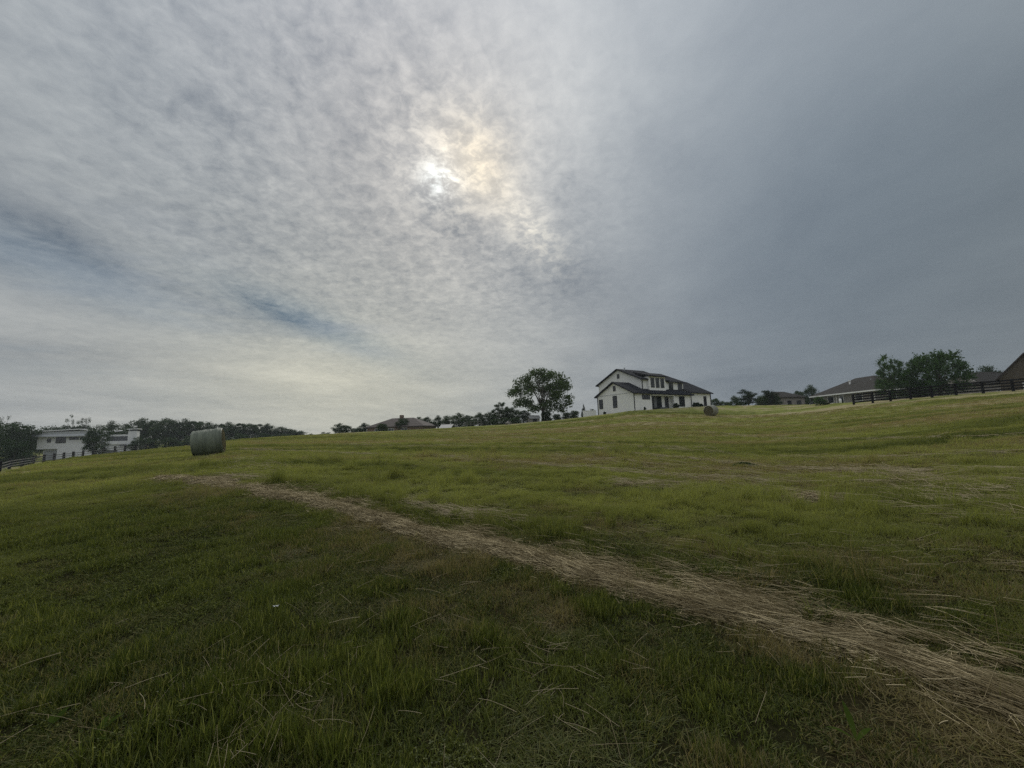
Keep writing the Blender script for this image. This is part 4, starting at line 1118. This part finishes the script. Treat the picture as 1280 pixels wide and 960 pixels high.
def streak_lobe(px, py, ka, kb, ang):
    # an elongated soft patch of cloud round one direction of the sky; ang = tilt of its long side
    d0 = pdir(px, py); d1 = pdir(px+math.cos(ang), py+math.sin(ang)); e1 = d1-d0*np.dot(d0, d1); e1 /= np.linalg.norm(e1); e2 = np.cross(d0, e1)
    a_ = nt.vm('DOT_PRODUCT', D, tuple(e1)); b_ = nt.vm('DOT_PRODUCT', D, tuple(e2)); f_ = nt.vm('DOT_PRODUCT', D, tuple(d0))
    q = nt.m('ADD', nt.m('MULTIPLY', nt.m('MULTIPLY', a_, a_), -ka), nt.m('MULTIPLY', nt.m('MULTIPLY', b_, b_), -kb))
    return nt.m('MULTIPLY', nt.m('EXPONENT', q), nt.m('GREATER_THAN', f_, 0.0))
rag = nt.m('ADD', .55, nt.m('MULTIPLY', nt.ramp(n_str, .40, .60), .9))
for (px, py, ka, kb, an, am) in ((30,285,90,420,.35,.24),(60,345,60,900,.2,.10),(90,440,60,1500,.05,.14),(420,412,34,620,.40,.21),(345,392,90,1600,.40,.16),(240,372,60,1500,.35,.12),(290,400,120,2200,.4,.08),
                                (560,268,110,420,.75,.26),(700,345,40,160,.3,.16),(820,190,60,200,.4,.10),(720,240,160,300,1.2,.10)):
    tex = nt.m('SUBTRACT', tex, nt.m('MULTIPLY', nt.m('MULTIPLY', streak_lobe(px, py, ka, kb, an), rag), am*1.25))
for (px, py, ka, kb, an, am) in ((660,280,110,520,.85,.16),(720,130,40,160,1.2,.08),(480,420,30,900,.15,.10),(600,430,60,900,.1,.08)):
    tex = nt.m('ADD', tex, nt.m('MULTIPLY', streak_lobe(px, py, ka, kb, an), am))
gain = nt.vm('MAXIMUM', nt.vm('ADD', nt.vm('SCALE', (1.26,1.15,.98), sc=tex), (1,1,1)), (.3,.3,.3))
c = nt.vm('MULTIPLY', c, gain)
c = addc(c, streak_lobe(400,408,26,620,.40), (-.040,-.012,.012))
c = addc(c, streak_lobe(60,330,22,420,.35), (-.030,-.012,.008))
c = addc(c, streak_lobe(420,478,10,130,.08), (.085,.070,.030))
# the sun burning through thin cloud
thin = nt.ramp(nt.m('ADD', nt.m('MULTIPLY', n_puff, .6), nt.m('MULTIPLY', n_fine, .4)), .42, .62)
c = addc(c, lobe(572,200,60), (.075,.066,.05))
c = addc(c, lobe(551,222,330), (.13,.13,.125))
c = addc(c, streak_lobe(620,235,60,420,.80), (.075,.055,.022))
c = addc(c, nt.m('MULTIPLY', lobe(549,224,1500), thin), (.32,.42,.48))
c = addc(c, nt.m('MULTIPLY', lobe(592,200,300), nt.m('ADD', nt.m('MULTIPLY', thin, .8), .7)), (.17,.115,.03))
c = addc(c, nt.m('MULTIPLY', lobe(556,205,160), thin), (.20,.18,.14))
c = addc(c, nt.m('MULTIPLY', streak_lobe(665,290,110,520,.85), thin), (.20,.17,.11))
cl_bg = nt.new('ShaderNodeBackground'); nt.put(cl_bg.inputs[0], c); cl_bg.inputs[1].default_value = 1.0
sky = nt.new('ShaderNodeTexSky'); sky.sky_type = 'NISHITA'; sky.sun_disc = False
sky.sun_elevation = sun_el; sky.sun_rotation = sun_az
sk_bg = nt.new('ShaderNodeBackground'); nt.l.new(sky.outputs[0], sk_bg.inputs[0]); sk_bg.inputs[1].default_value = .05
# blue showing through gaps low on the left
gap = nt.m('MULTIPLY', nt.ramp(n_band, .54, .40), nt.m('MINIMUM', nt.m('ADD', lobe(430,425,110), nt.m('ADD', lobe(215,370,80), lobe(50,440,90))), 1.0))
gp = nt.m('MULTIPLY', nt.m('MINIMUM', nt.m('ADD', nt.m('MULTIPLY', gap, .12), nt.m('MULTIPLY', streak_lobe(415,416,50,1400,.42), .12)), 1.0), 1.0)
mx = nt.new('ShaderNodeMixShader'); nt.put(mx.inputs[0], gp); nt.l.new(cl_bg.outputs[0], mx.inputs[1]); nt.l.new(sk_bg.outputs[0], mx.inputs[2])
nt.l.new(mx.outputs[0], out.inputs[0])
world.cycles.sampling_method = 'MANUAL'; world.cycles.sample_map_resolution = 512

sd = bpy.data.lights.new('sun', 'SUN'); sd.energy = 1.5; sd.angle = R(22); sd.color = (1.0, .95, .86)
so = link(bpy.data.objects.new('sun', sd)); so.rotation_euler = Vector(-sun_d).to_track_quat('-Z', 'Y').to_euler(); so.location = (0, 0, 60)

# ------------------------------------------------------------------ haze
HAZE = .00032
if HAZE:
    hb = MB().box(-420, 420, -60, 420, -6, 42)
    m, nt, o_ = material('haze')
    pv = nt.new('ShaderNodeVolumePrincipled'); pv.inputs['Color'].default_value = (.80, .88, .95, 1); pv.inputs['Density'].default_value = HAZE
    pv.inputs['Anisotropy'].default_value = .3
    nt.l.new(pv.outputs[0], o_.inputs['Volume'])
    tag(hb.build('haze', m), 'thin pale haze over the whole field', 'haze', None, 'stuff')

# ------------------------------------------------------------------ camera + render
cd = bpy.data.cameras.new('camera'); cam = link(bpy.data.objects.new('camera', cd))
cd.sensor_fit = 'HORIZONTAL'; cd.sensor_width = 36; cd.lens = 36*F/1280; cd.clip_start = .05; cd.clip_end = 6000
mw = Matrix.Identity(4)
for k in range(3):
    mw[k][0], mw[k][1], mw[k][2] = rt[k], up[k], -fw[k]
mw[0][3], mw[1][3], mw[2][3] = 0, 0, EYE
cam.matrix_world = mw
scene.camera = cam
scene.render.engine = 'CYCLES'
scene.view_settings.view_transform = 'Standard'; scene.view_settings.look = 'None'
scene.view_settings.exposure = 0; scene.view_settings.gamma = 1
cy = scene.cycles
cy.max_bounces = 6; cy.diffuse_bounces = 3; cy.glossy_bounces = 2; cy.transmission_bounces = 3; cy.volume_bounces = 0; cy.transparent_max_bounces = 6
cy.use_denoising = False
try: cy.denoiser = 'OPENIMAGEDENOISE'
except Exception: pass
